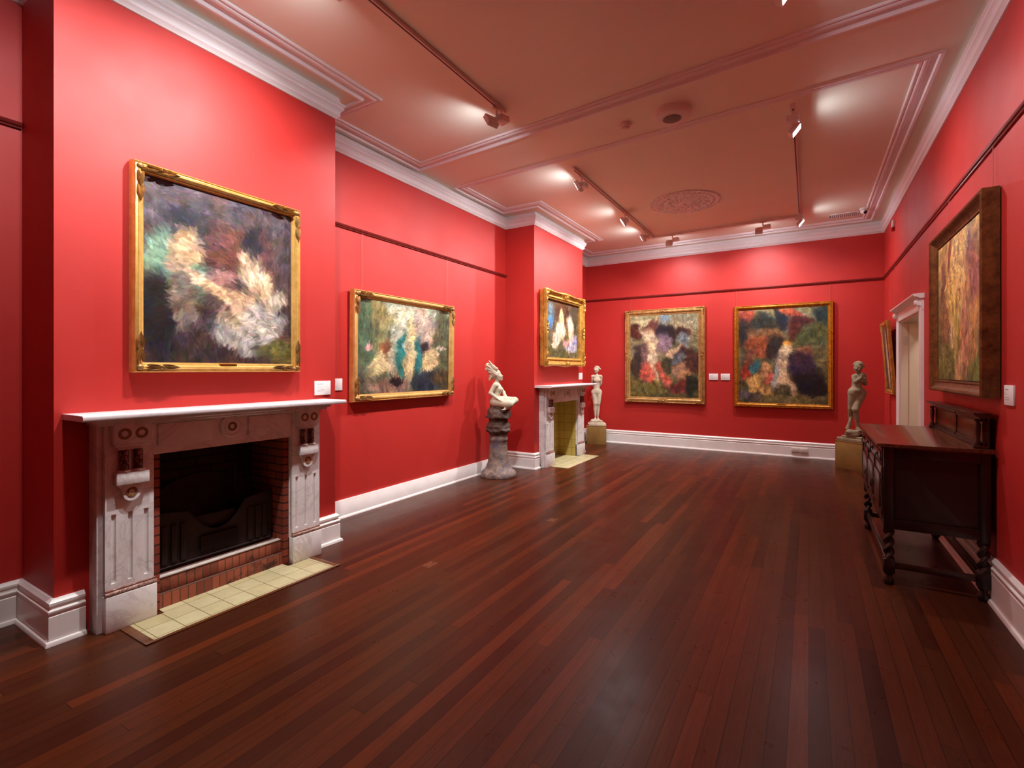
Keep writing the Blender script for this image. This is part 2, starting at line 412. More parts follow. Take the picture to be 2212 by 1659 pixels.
bm = new(); sweep(bm, skirt(.30), [(W, D-.05), (W, DY1+.14)]); sweep(bm, skirt(.30), [(W, DY0-.14), (W, YN)]); struct('baseboard_right', bm, M['white'])

# picture rail
rl = [(0, 3.088), (.014, 3.088), (.016, 3.098), (.026, 3.104), (.03, 3.116), (.024, 3.128), (.012, 3.132), (0, 3.136)]
for i, pth in enumerate(([(-A, YN), (-A, Y0-.005)], [(-A, Y1), (-A, Y2)], [(-A, Y3), (-A, D), (W, D), (W, YN)])):
    bm = new(); sweep(bm, rl, pth); struct('trim_%d' % (4+i), bm, M['rail'])

# door frame in the right wall: local x along the wall to the viewer's right, -y out of the wall
def at_wall(o, side, along, z=0, off=0.0):
    if side == 'L': o.location = (-A+off, along, z); o.rotation_euler[2] = PI/2
    if side == 'B': o.location = (-B+off, along, z); o.rotation_euler[2] = PI/2
    if side == 'R': o.location = (W-off, along, z); o.rotation_euler[2] = -PI/2
    if side == 'F': o.location = (along, D-off, z); o.rotation_euler[2] = 0
    return o
dr = bpy.data.objects.new('door_1', None); COL.objects.link(dr); dr['kind'] = 'structure'; at_wall(dr, 'R', (DY0+DY1)/2)
hw = (DY1-DY0)/2
for s_ in (-1, 1):
    bm = new()
    prof = [(0, 0), (0, -.022), (.02, -.03), (.035, -.024), (.085, -.024), (.1, -.034), (.12, -.034), (.13, -.028), (.13, 0)]
    extrude_poly(bm, prof, lambda t, d: (s_*(hw+t-.005), d, 0), lambda t, d: (s_*(hw+t-.005), d, DZ+.02))
    obj('architrave', bm, M['white'], dr)
    bm = new(); box(bm, s_*(hw+.06)-.05, s_*(hw+.06)+.05, -.06, 0, DZ+.045, DZ+.12, .004)
    lathe(bm, [(.03, 0), (.03, .012), (.02, .016), (.012, .02)], 0, 0, 16, mat=Matrix.Translation((s_*(hw+.06), -.06, DZ+.082)) @ Matrix.Rotation(PI/2, 4, 'X'))
    obj('corner_block', bm, M['white'], dr)
bm = new(); extrude_poly(bm, [(0, 0), (0, -.024), (.03, -.03), (.045, -.024), (.045, 0)], lambda t, d: (-hw-.13, d, DZ+t), lambda t, d: (hw+.13, d, DZ+t))
box(bm, -hw-.13, hw+.13, -.028, 0, DZ+.045, DZ+.13); obj('frieze_board', bm, M['white'], dr)
bm = new(); extrude_poly(bm, [(0, 0), (0, -.04), (.015, -.06), (.02, -.085), (.035, -.10), (.05, -.10), (.055, 0)], lambda t, d: (-hw-.15, d, DZ+.125+t), lambda t, d: (hw+.15, d, DZ+.125+t))
obj('head_cap', bm, M['white'], dr)
bm = new()
box(bm, -hw-.01, -hw+.025, 0, .33, 0, DZ); box(bm, hw-.025, hw+.01, 0, .33, 0, DZ); box(bm, -hw, hw, 0, .33, DZ-.025, DZ+.01)
for s_ in (-1, 1): box(bm, s_*(hw-.032)-.008, s_*(hw-.032)+.008, .09, .13, 0, DZ-.03)
obj('door_lining', bm, M['cream'], dr)
bm = new(); box(bm, -hw+.022, -hw+.029, .03, .075, 1.92, 2.04)
for z in (1.94, 1.98, 2.02): ball(bm, (-hw+.03, .055, z), .005, 1)
obj('hinge', bm, M['hinge'], dr)

# ------------------------------------------------------------------ fireplaces
def disc_rings(bm, cx, cz, y, r, n=3):
    for k in range(n):
        rr = r*(1-k*.3); q = []
        for i in range(24):
            a = 2*PI*i/24; q.append((cx+rr*math.cos(a), cz+rr*math.sin(a)))
        bm2 = q
        # ring torus standing proud of the face
        seg = 24; vs = []
        for i in range(seg):
            a = 2*PI*i/seg; vs.append([bm.verts.new((cx+(rr+.004*math.cos(b))*math.cos(a), y-.004*math.sin(b), cz+(rr+.004*math.cos(b))*math.sin(a))) for b in (0, PI/3, 2*PI/3, PI)])
        for i in range(seg):
            for j in range(3): bm.faces.new((vs[i][j], vs[i][j+1], vs[(i+1) % seg][j+1], vs[(i+1) % seg][j]))
def fluted(bm, x0, x1, y, z0, z1, n, d=.012):
    """front slab with vertical round-ended flutes, face at y (towards -y)"""
    prof = [(x0, y)]; pitch = (x1-x0)/n
    for k in range(n):
        c = x0+pitch*(k+.5); r = pitch*.15
        prof.append((c-r, y))
        for j in range(1, 6):
            t = j/6*PI; prof.append((c-r*math.cos(t), y+d*math.sin(t)))
        prof.append((c+r, y))
    prof.append((x1, y)); prof += [(x1, y+.025), (x0, y+.025)]
    extrude_poly(bm, prof, lambda a, b: (a, b, z0), lambda a, b: (a, b, z1))
def fireplace(name, label, side, yc, half, inner, dep, sh_half, sh_d, ztop, ncol):
    t = thing(name, label, 'fireplace'); at_wall(t, side, yc)
    zl = 1.03; zt = ztop-.035
    # mantel shelf with rounded nosing and bed mould beneath
    bm = new(); extrude_poly(bm, [(0, zt+.002), (-sh_d+.012, zt+.002), (-sh_d+.003, zt+.008), (-sh_d, zt+.0185), (-sh_d+.003, zt+.029), (-sh_d+.012, ztop), (0, ztop)],
                             lambda d, z: (-sh_half, d, z), lambda d, z: (sh_half, d, z)); obj('mantel_shelf', bm, M['shelf'], t)
    bm = new(); box(bm, -half-.035, half+.035, -dep-.06, 0, zt-.022, zt+.002, .003); box(bm, -half-.015, half+.015, -dep-.035, 0, zt-.04, zt-.021, .003)
    obj('bed_moulding', bm, M['marble'], t)
    # lintel with sunk panels and a turned medallion
    bm = new(); box(bm, -inner-.01, inner+.01, -dep+.02, 0, zl, zt-.03)
    for (a, b) in ((-inner+.02, -.13), (.13, inner-.02)):
        box(bm, a, b, -dep+.008, -dep+.021, zl+.055, zt-.055, .003)
    box(bm, -inner-.005, inner+.005, -dep+.006, -dep+.021, zt-.052, zt-.028, .002)
    obj('lintel', bm, M['marble'], t)
    bm = new(); mt = Matrix.Translation((0, -dep+.018, (zl+zt)/2+.01)) @ Matrix.Rotation(PI/2, 4, 'X')
    lathe(bm, [(.078, 0), (.078, .012), (.07, .018), (.062, .012), (.054, .012), (.046, .022), (.034, .024), (.026, .014), (.016, .02), (.004, .024)], 0, 0, 36, mat=mt)
    obj('medallion', bm, M['marble'], t)
    bm = new(); disc_rings(bm, 0, (zl+zt)/2+.01, -dep-.003, .03, 2); obj('medallion_ring', bm, M['ochre'], t, fix=False)
    for s_ in (-1, 1):
        xa, xb = (inner, half) if s_ > 0 else (-half, -inner)
        xm = (xa+xb)/2+ (s_*-.012)
        j = new(); box(j, xa, xb, -dep+.045, 0, .0, zt-.03)                 # backing slab
        mi, ma = (xa+.004, xb-.03) if s_ > 0 else (xa+.03, xb-.004)
        box(j, mi, ma, -dep+.012, -dep+.046, .70, zt-.03); box(j, mi, ma, -dep+.012, -dep+.046, .22, .285); box(j, mi, ma, -dep+.032, -dep+.046, .284, .701)
        jo = obj('jamb', j, M['marble'], t)
        bm = new(); fluted(bm, mi, ma, -dep+.0122, .284, .701, 3)
        obj('fluted_panel', bm, M['marble'], jo)
        bm = new(); box(bm, mi-.004, ma+.012, -dep-.006, 0, 0, .214, .004); obj('plinth_block', bm, M['marble'], jo)
        bm = new(); tube(bm, [(mi-.004, -dep+.006, .228), (ma+.012, -dep+.006, .228)], .012, 10)
        tube(bm, [(mi, -dep+.014, .246), (ma+.006, -dep+.014, .246)], .007, 8); obj('base_moulding', bm, M['rouge'], jo)
        # bracket with two roundels
        bm = new(); bh = .098
        box(bm, xm-bh, xm+bh, -dep-.035, -dep+.02, zt-.155, zt-.036, .004)
        box(bm, xm-bh+.012, xm+bh-.012, -dep-.022, -dep+.02, zt-.175, zt-.155, .003)
        box(bm, xm-bh+.028, xm+bh-.028, -dep-.010, -dep+.02, zt-.195, zt-.175, .003)
        co = obj('bracket', bm, M['marble'], jo)
        bm = new()
        for q in (-.044, .044): disc_rings(bm, xm+q, zt-.095, -dep-.035, .031, 2)
        obj('roundel', bm, M['ochre'], jo, fix=False)
        zc1, zc0 = zt-.195, zt-.33
        for q in ((-.037, .037) if ncol == 2 else (-.03, .03)):
            bm = new(); lathe(bm, [(.024, zc0+.014), (.024, zc1-.006), (.02, zc1)], xm+q, -dep-.004, 18); obj('colonnette', bm, M['onyx'], jo)
            bm = new(); lathe(bm, [(.034, zc0-.001), (.036, zc0+.006), (.03, zc0+.014)], xm+q, -dep-.004, 18); obj('colonnette_base', bm, M['marble'], jo)
        bm = new(); box(bm, xm-.086, xm+.086, -dep-.036, -dep+.02, zc0-.075, zc0, .004)
        pd = [(-.072, zc0-.075), (.072, zc0-.075), (.066, zc0-.09), (.05, zc0-.105)]
        for k in range(9):
            t_ = -PI*.08-(k/8)*(PI*.84); pd.append((.047*math.cos(t_), zc0-.125+.055*math.sin(t_)))
        pd += [(-.05, zc0-.105), (-.066, zc0-.09)]
        extrude_poly(bm, pd, lambda a, z: (xm+a, -dep+.02, z), lambda a, z: (xm+a, -dep-.014, z))
        obj('pendant_block', bm, M['marble'], jo)
        bm = new(); disc_rings(bm, xm, zc0-.125, -dep-.014, .026, 2); obj('roundel', bm, M['ochre'], jo, fix=False)
    return t
fp1 = fireplace('fireplace', 'large white marble fireplace with a brick-fronted firebox under the biggest painting', 'B', F1C, .775, .487, .154, .90, .304, 1.315, 2)
fp2 = fireplace('fireplace', 'smaller far marble fireplace lined with yellow tiles', 'B', F2C, .80, .50, .13, .95, .304, 1.325, 2)

# firebox of the near fireplace: brick cheeks and sooted back, riser of two soldier courses
for q in (-.487, .44): bm = new(); box(bm, q, q+.047, -.10, .34, 0, OPZ+.02); obj('brick_cheek', bm, M['brickside'], fp1)
bm = new(); box(bm, -.487, .487, .34, .38, 0, OPZ+.05); box(bm, -.487, .487, -.05, .38, OPZ-.0, OPZ+.05); obj('firebox_back', bm, M['firebrick'], fp1)
bm = new(); box(bm, -.445, .445, -.085, .34, 0, .098); box(bm, -.445, .445, -.062, .34, .098, .196, .003); obj('brick_riser', bm, M['soldier'], fp1)
bm = new(); box(bm, -.44, .44, -.066, -.02, .195, .205, .003); obj('cement_ledge', bm, M['ash'], fp1)
# cast iron grate standing inside
g = thing('fire_grate', 'sooty cast iron fire grate with a low curved front inside the near fireplace', 'fire grate'); at_wall(g, 'B', F1C, .2015, -.0)
bm = new(); zb = .0
pf = [(-.42, 0), (.42, 0), (.42, .40), (.20, .37)]
for k in range(13):
    t_ = k/12; x = .20-.40*t_; pf.append((x, .20+.17*(2*t_-1)**2))
pf += [(-.20, .37), (-.42, .40)]
extrude_poly(bm, pf, lambda x, z: (x, .03, z), lambda x, z: (x, .05, z)); obj('front_plate', bm, M['soot'], g, smooth=30)
bm = new(); pr = [(-.44, .30)]
for k in range(17):
    t_ = k/16; pr.append((-.40+.80*t_, .44+.14*math.sin(PI*t_)))
pr += [(.44, .30), (.44, .0), (-.44, .0)]
extrude_poly(bm, pr, lambda x, z: (x, .28, z), lambda x, z: (x, .30, z)); obj('back_plate', bm, M['soot'], g, smooth=30)
bm = new(); box(bm, -.13, .14, .014, .03, .07, .17); obj('ash_opening', bm, M['black'], g)
bm = new()
for x in (-.36, -.30, -.24, .24, .30, .36): box(bm, x-.018, x+.018, .018, .031, .04, .30, .003)
tube(bm, [(-.40, .028, .02), (.40, .028, .02)], .008, 8); obj('raised_panel', bm, M['soot'], g)
bm = new(); box(bm, -.16, .14, .07, .20, .24, .255); box(bm, -.16, .14, .06, .075, .22, .31, .003)
for k in range(7): tube(bm, [(-.15+.045*k, .08, .26), (-.15+.045*k, .21, .26)], .006, 6)
obj('fire_basket', bm, M['soot'], g)
for q in (-.41, .205): bm = new(); box(bm, q, q+.205, .05, .27, .33, .345); obj('hob', bm, M['soot'], g)
bm = new()
for k in range(9): box(bm, .20+.012*k*.3, .29-.004*k, .16, .166, .36+.026*k, .374+.026*k)
box(bm, .195, .205, .158, .168, .34, .60); obj('slatted_guard', bm, M['soot'], g)

# yellow tiled recess of the far fireplace
bm = new(); box(bm, -.52, .52, .27, .31, 0, OPZ+.02); obj('tiled_back', bm, M['yellowtile'], fp2)
for q in (-.52, .48): bm = new(); box(bm, q, q+.04, -.07, .27, 0, OPZ+.02); obj('tiled_cheek', bm, M['yellowside'], fp2)
bm = new(); box(bm, -.5, .5, -.06, .3, OPZ-.01, OPZ+.02); obj('recess_top', bm, M['marble'], fp2)

# hearths let into the floor
def hearth(label, yc, x0, x1, d0, d1, border):
    t = thing('hearth', label, 'hearth'); at_wall(t, 'B', yc)
    bm = new(); box(bm, x0, x1, -d1, -d0, .0, .006, .001)
    if border: box(bm, -.44, .44, -d0, -.087, 0, .006)
    else: box(bm, -.475, .475, -d0, .265, 0, .006)
    obj('tile_bed', bm, M['hearthtile'], t)
    if border:
        bm = new(); b = .05
        box(bm, x0-b, x0, -d1-b*.5, -d0, 0, .007, .001); box(bm, x1, x1+b*.8, -d1-b*.5, -d0, 0, .007, .001); box(bm, x0-b, x1+b*.8, -d1-b*.5, -d1, 0, .0075, .001)
        obj('timber_border', bm, M['oakpanel'], t)
    return t
hearth('cream tiled hearth with a dark timber border in front of the near fireplace', F1C, -.63, .63, .163, .475, True)
hearth('small cream tiled hearth in front of the far yellow-tiled fireplace', F2C, -.64, .70, .139, .44, False)

# ------------------------------------------------------------------ paintings
def canvas(w_, h_, bg, blobs, seed, strokes, slen=.06, swid=.016, jit=.10):
    """a free arrangement of paint strokes: colour masses only"""
    rs = np.random.RandomState(seed)
    nx = int(min(300, 60+w_*150)); ny = int(nx*h_/w_)
    img = np.zeros((ny, nx, 3)); xs = (np.arange(nx)+.5)/nx; ys = (np.arange(ny)+.5)/ny
    gx, gy = np.meshgrid(xs, ys)
    top, bot = np.array(bg[0], float), np.array(bg[1], float)
    img[:] = top+(bot-top)*gy[..., None]
    src = img.copy()
    def vn(fx, fy):
        g_ = rs.rand(int(fy)+3, int(fx)+3); X_ = gx*fx; Y_ = gy*fy; a_, b_ = X_.astype(int), Y_.astype(int); u, v = X_-a_, Y_-b_
        u, v = u*u*(3-2*u), v*v*(3-2*v)
        return (g_[b_, a_]*(1-u)*(1-v)+g_[b_, a_+1]*u*(1-v)+g_[b_+1, a_]*(1-u)*v+g_[b_+1, a_+1]*u*v)-.5
    asp = h_/w_
    wx = gx+.10*vn(5, 5*asp)+.05*vn(13, 13*asp)+.02*vn(31, 31*asp); wy = gy+.10*vn(5, 5*asp)+.05*vn(13, 13*asp)+.02*vn(31, 31*asp)
    for (cx, cy, rx, ry, ang, c) in blobs:
        ca, sa = math.cos(ang), math.sin(ang)
        u = ((wx-cx)*ca+(wy-cy)*sa)/rx; v = (-(wx-cx)*sa+(wy-cy)*ca)/ry
        m_ = 1/(1+np.exp(np.clip((np.sqrt(u*u+v*v)-1)*12, -40, 40)))
        src = src*(1-m_[..., None])+np.array(c, float)*m_[..., None]
    # broken colour: small dabs of lighter, darker and warmer paint inside every mass
    dd = (vn(22, 22*asp)+.8*vn(47, 30*asp)+.6*vn(90, 90*asp))[..., None]; d2 = (vn(9, 9*asp)+.5*vn(26, 26*asp))[..., None]
    src = src*(1+.42*dd)+np.array([16, 2, -14])*d2
    img = src.copy()
    for k in range(strokes):
        cx, cy = rs.rand(), rs.rand(); i0, j0 = min(ny-1, int(cy*ny)), min(nx-1, int(cx*nx))
        c = src[i0, j0]*(1+jit*rs.randn())+rs.randn(3)*6
        ang = .9*math.sin(cx*5+seed)+1.2*math.cos(cy*4+seed*1.7)+rs.randn()*.5
        L = slen*(.3+.6*rs.rand()); Wd = swid*(.35+.5*rs.rand())
        r_ = int(L*nx)+2
        a0, a1, b0, b1 = max(0, i0-r_), min(ny, i0+r_), max(0, j0-r_), min(nx, j0+r_)
        X_ = gx[a0:a1, b0:b1]-cx; Y_ = (gy[a0:a1, b0:b1]-cy)*h_/w_
        u = (X_*math.cos(ang)+Y_*math.sin(ang))/L; v = (-X_*math.sin(ang)+Y_*math.cos(ang))/Wd
        m_ = np.clip(1.4-(u*u+v*v)*1.4, 0, 1)[..., None]*.85
        img[a0:a1, b0:b1] = img[a0:a1, b0:b1]*(1-m_)+c*m_
    img = np.clip(img*.98, 4, 250)/255
    img = np.where(img <= .04045, img/12.92, ((img+.055)/1.055)**2.4)
    V = np.zeros((ny+1, nx+1, 3)); V[..., 0] = (np.linspace(-.5, .5, nx+1)*w_)[None, :]; V[..., 2] = (np.linspace(1, 0, ny+1)*h_)[:, None]
    ii, jj = np.meshgrid(np.arange(ny), np.arange(nx), indexing='ij')
    a = ii*(nx+1)+jj; F = np.stack([a, a+nx+1, a+nx+2, a+1], -1).reshape(-1, 4)
    me = bpy.data.meshes.new('canvas'); me.from_pydata(V.reshape(-1, 3).tolist(), [], F.tolist())
    at = me.color_attributes.new('paint', 'FLOAT_COLOR', 'CORNER')
    col = np.ones((ny*nx, 4, 4)); col[..., :3] = img.reshape(-1, 1, 3)
    # smooth a little across cells: use corner samples
    P_ = np.pad(img, ((0, 1), (0, 1), (0, 0)), 'edge')
    cor = np.stack([P_[:-1, :-1], P_[1:, :-1], P_[1:, 1:], P_[:-1, 1:]], 2).reshape(-1, 4, 3)
    col[..., :3] = cor
    at.data.foreach_set('color', col.reshape(-1))
    me.update(); return me
m = NT('oil_paint'); v = m.obj()
at = m.n('ShaderNodeVertexColor', layer_name='paint')
bn = m.noise(m.mapping(v, (1, 1, 1)), 130, 5, .7, 1.5)
m.col(m.mix(m.ramp(bn, [(.35, (.16,)*3+(1,)), (.65, (0, 0, 0, 1))]), at.outputs['Color'], (.02, .016, .014, 1)))
m.set(.42, 0, .4); m.bump(bn, .3, .002); M['oil'] = m.m

def ring(bm, w_, h_, prof, n=1, wave=None):
    """rectangular frame swept from a profile (t from outer edge, d out of the wall)"""
    cor = [(-1, 0), (1, 0), (1, 1), (-1, 1)]
    def pt(sx, sz, t, d): return Vector((sx*(w_/2-t), -d, t if sz == 0 else h_-t))
    loops = []
    for (t, d) in prof:
        lp = []
        for i in range(4):
            a_, b_ = pt(*cor[i], t, d), pt(*cor[(i+1) % 4], t, d)
            nrm = [Vector((0, 0, -1)), Vector((1, 0, 0)), Vector((0, 0, 1)), Vector((-1, 0, 0))][i]
            for k in range(n):
                u = k/n; p = a_.lerp(b_, u)
                if wave: p = p+nrm*wave(u, t)
                lp.append(bm.verts.new(p))
        loops.append(lp)
    N = 4*n
    for a_, b_ in zip(loops, loops[1:]):
        for i in range(N): bm.faces.new((a_[i], a_[(i+1) % N], b_[(i+1) % N], b_[i]))
def leaf(bm, p, d, L, wd, lift):
    """a carved pointed leaf lying on the frame: p start, d direction in x/z, lift out of the wall"""
    d = Vector((d[0], 0, d[1])).normalized(); s_ = Vector((-d.z, 0, d.x)); p = Vector(p)
    rows = []
    for k in range(7):
        u = k/6; wv = wd*math.sin(PI*min(1, u*.92+.08))**.7*(1-.25*u); c = p+d*L*u
        hh = lift*(.45+.55*math.sin(PI*u))
        rows.append([bm.verts.new(c-s_*wv), bm.verts.new(c-s_*wv*.5+Vector((0, -hh, 0))), bm.verts.new(c+Vector((0, -hh*.35, 0))), bm.verts.new(c+s_*wv*.5+Vector((0, -hh, 0))), bm.verts.new(c+s_*wv)])
    for a_, b_ in zip(rows, rows[1:]):
        for i in range(4): bm.faces.new((a_[i], a_[i+1], b_[i+1], b_[i]))
def scroll(bm, c, r, turns, hand, tr, ang=0.0):
    pts = []; rs = []
    for k in range(22):
        u = k/21; a = ang+hand*u*turns*2*PI; rr = r*(1-.85*u)
        pts.append((c[0]+rr*math.cos(a), c[1]-.004*u, c[2]+rr*math.sin(a))); rs.append(tr*(1-.55*u))
    tube(bm, pts, rs, 6)
def ornate_corner(bm, x, z, sx, sz, y, size):
    scroll(bm, (x+sx*size*.5, y, z+sz*size*.5), size*.42, 1.3, sx*sz, size*.11, PI*.25)
    for k in range(4):
        leaf(bm, (x+sx*size*(.5+.45*k), y+.003, z+sz*size*(.30+.04*(k % 2))), (sx, sz*(.25 if k % 2 else -.2)), size*.62, size*.16, size*.2)
        leaf(bm, (x+sx*size*(.30+.04*(k % 2)), y+.003, z+sz*size*(.5+.45*k)), (sx*(.25 if k % 2 else -.2), sz), size*.62, size*.16, size*.2)
    ball(bm, (x+sx*size*.32, y-.004, z+sz*size*.32), size*.16, 2, (1, .6, 1))
def paint(label, side, along, z, w_, h_, fw, prof, fm, art, tilt=0.0, off=0.0, orn=None, wave=None, wires=(), plate=None, cz=.03, nsub=1, group=None):
    t = thing('framed_painting', label, 'painting', group=group); at_wall(t, side, along, z, off+.002); t.rotation_euler[0] = tilt
    bm = new(); ring(bm, w_, h_, prof, nsub, wave); obj('frame', bm, fm, t, smooth=40)
    me = canvas(w_-2*fw+.01, h_-2*fw+.01, *art); me.materials.append(M['oil'])
    o = bpy.data.objects.new('canvas', me); COL.objects.link(o); o.parent = t; o.location = (0, -cz, fw-.005)
    bm = new(); quad(bm, (-w_/2+.01, -.004, .01), (w_/2-.01, -.004, .01), (w_/2-.01, -.004, h_-.01), (-w_/2+.01, -.004, h_-.01)); obj('backing_board', bm, M['oak'], t, smooth=0)
    ydep = max(d for _, d in prof)
    if orn == 'leaf':
        for sx in (-1, 1):
            for sz in (0, 1):
                bm = new(); X0 = sx*w_/2; Z0 = h_*sz; dx, dz = -sx, 1-2*sz; c = fw*.52
                for k in range(2):
                    for (ax_, az_) in ((dx, 0), (0, dz)):
                        for q in (-1, 1):
                            px_, pz_ = X0+dx*c, Z0+dz*c; st = .035+.088*k
                            leaf(bm, (px_+ax_*st+abs(az_)*q*fw*.21, -ydep-.002, pz_+az_*st+abs(ax_)*q*fw*.21), (ax_-abs(az_)*q*.10, az_-abs(ax_)*q*.10), .092, fw*.19, .016)
                        leaf(bm, (px_+ax_*(st+.045), -ydep-.004, pz_+az_*(st+.045)), (ax_, az_), .06, fw*.14, .014)
                ball(bm, (X0+dx*c, -ydep+.004, Z0+dz*c), fw*.30, 2, (1, .7, 1))
                obj('corner_carving', bm, M['carve'], t)
    if orn in ('rococo', 'antique', 'knob'):
        sz_ = {'rococo': .10, 'antique': .072, 'knob': .06}[orn]
        for sx in (-1, 1):
            for sz in (0, 1):
                bm = new(); ornate_corner(bm, sx*w_/2, h_*sz, -sx, 1-2*sz, -ydep+.004, sz_); obj('corner_carving', bm, fm, t)
        if orn != 'knob':
            for (x, z_, ax) in ((0, fw*.4, 0), (0, h_-fw*.4, 0), (-w_/2+fw*.4, h_/2, 1), (w_/2-fw*.4, h_/2, 1)):
                bm = new(); dd = (1, 0) if ax == 0 else (0, 1)
                for s_ in (-1, 1):
                    for k in range(3): leaf(bm, (x+dd[0]*s_*.03*k, -ydep+.008, z_+dd[1]*s_*.03*k), (dd[0]*s_+(.5 if k == 1 else -.4)*dd[1], dd[1]*s_+(.5 if k == 1 else -.4)*dd[0]), .05, .014, .014)
                ball(bm, (x, -ydep, z_), .018, 2, (1, .6, 1)); obj('centre_carving', bm, fm, t)
    if plate:
        bm = new(); box(bm, -plate/2, plate/2, -ydep*.80-.004, -ydep*.5, .012+fw*.45, .012+fw*.45+.02, .001); obj('name_plate', bm, M['brass'], t)
    if wires:
        # hung on lines from the picture rail, vertical in the world
        c, s_ = math.cos(tilt), math.sin(tilt)
        for (xw, top) in wires:
            bm = new(); zz = top-z
            # world vertical offset -> local coordinates of the tilted frame
            def L(y, zv): return (xw, y*c+zv*s_, -y*s_+zv*c)
            tube(bm, [L(-.012-off*0, h_*c-.03), L(-.012, zz)], .0022, 6); obj('hanging_wire', bm, M['wire'], t)
    return t
classic = lambda fw, d: [(0, 0), (0, d*.55), (fw*.06, d*.85), (fw*.14, d*.95), (fw*.2, d*.82), (fw*.28, d*.85), (fw*.4, d*1.0), (fw*.55, d*.97), (fw*.68, d*.78), (fw*.74, d*.62), (fw*.82, d*.62), (fw*.88, d*.52), (fw*.97, d*.5), (fw, d*.3), (fw, 0)]
raised = lambda fw, d: [(0, 0), (0, d*.9), (fw*.1, d), (fw*.2, d*.95), (fw*.3, d*.78), (fw*.55, d*.6), (fw*.7, d*.5), (fw*.76, d*.56), (fw*.86, d*.5), (fw*.9, d*.38), (fw, d*.33), (fw, 0)]

BROWN, CREAM, FLESH, GREEN, DARK = (84, 66, 64), (206, 190, 164), (214, 180, 142), (112, 142, 112), (30, 26, 28)
# masses of colour only: (cx, cy, rx, ry, angle, colour), y measured down from the top
art1 = ([(88, 74, 78), (70, 50, 46)], [(.5, .15, .6, .2, 0, (82, 70, 74)), (.6, .3, .3, .15, .2, (98, 62, 56)), (.24, .22, .1, .13, .2, (46, 44, 52)), (.22, .5, .2, .14, .5, (118, 150, 120)), (.1, .4, .1, .14, 0, (126, 156, 128)),
        (.24, .36, .09, .14, .1, (206, 170, 132)), (.68, .24, .07, .1, .3, (34, 34, 40)), (.7, .46, .12, .15, -.3, (212, 182, 148)), (.38, .57, .26, .05, .45, (206, 170, 136)), (.56, .72, .1, .17, .55, (204, 168, 134)),
        (.76, .74, .2, .13, .1, (188, 182, 172)), (.6, .88, .22, .08, .3, (168, 160, 150)), (.88, .58, .1, .08, 0, (196, 178, 150)), (.08, .74, .12, .24, 0, (24, 26, 32)), (.24, .68, .07, .16, 0, (120, 104, 92)), (.86, .93, .16, .08, 0, (104, 98, 52)),
        (.3, .94, .2, .05, 0, (58, 46, 44)), (.46, .5, .1, .05, 0, (176, 130, 128))], 3, 5200, .05, .014)
art2 = ([(142, 160, 140), (84, 78, 62)], [(.5, .3, .34, .4, 0, (198, 196, 168)), (.7, .35, .15, .3, 0, (196, 168, 150)), (.08, .3, .13, .4, 0, (78, 100, 76)), (.2, .2, .09, .2, 0, (140, 132, 88)), (.22, .5, .1, .2, 0, (132, 128, 86)), (.92, .4, .12, .4, 0, (82, 88, 68)),
        (.55, .42, .06, .3, 0, (216, 200, 150)), (.52, .75, .06, .22, .05, (206, 184, 138)), (.42, .62, .04, .28, 0, (40, 118, 112)), (.64, .62, .05, .26, 0, (36, 112, 116)), (.2, .7, .1, .18, .2, (202, 184, 140)), (.32, .72, .04, .2, -.1, (206, 184, 144)),
        (.26, .5, .06, .08, 0, (124, 76, 52)), (.72, .5, .05, .1, 0, (44, 34, 46)), (.77, .66, .09, .16, .1, (206, 182, 138)), (.24, .86, .12, .1, 0, (92, 96, 78)), (.3, .93, .22, .08, 0, (148, 114, 100)), (.34, .9, .09, .04, 0, (26, 20, 26)), (.74, .9, .2, .13, 0, (34, 44, 56)), (.94, .9, .08, .12, 0, (74, 62, 44)),
        (.08, .48, .03, .04, 0, (216, 150, 140)), (.9, .5, .03, .04, 0, (220, 196, 178))], 5, 5600, .04, .012)
art3 = ([(92, 72, 56), (112, 104, 70)], [(.12, .25, .12, .2, 0, (100, 120, 128)), (.12, .42, .12, .1, 0, (74, 124, 172)), (.5, .2, .2, .2, 0, (76, 50, 36)), (.85, .25, .15, .25, 0, (70, 58, 40)), (.46, .28, .07, .16, 0, (214, 192, 142)), (.42, .5, .11, .17, .2, (232, 204, 178)), (.28, .72, .08, .2, .5, (226, 196, 170)),
        (.72, .42, .1, .2, .1, (228, 196, 168)), (.74, .64, .08, .12, .3, (222, 188, 160)), (.66, .18, .05, .08, 0, (34, 28, 34)), (.9, .68, .11, .12, 0, (150, 138, 176)), (.78, .8, .2, .1, 0, (184, 176, 190)), (.6, .74, .1, .06, 0, (216, 140, 140)), (.3, .93, .4, .07, 0, (96, 92, 56))], 8, 3600, .06, .016)
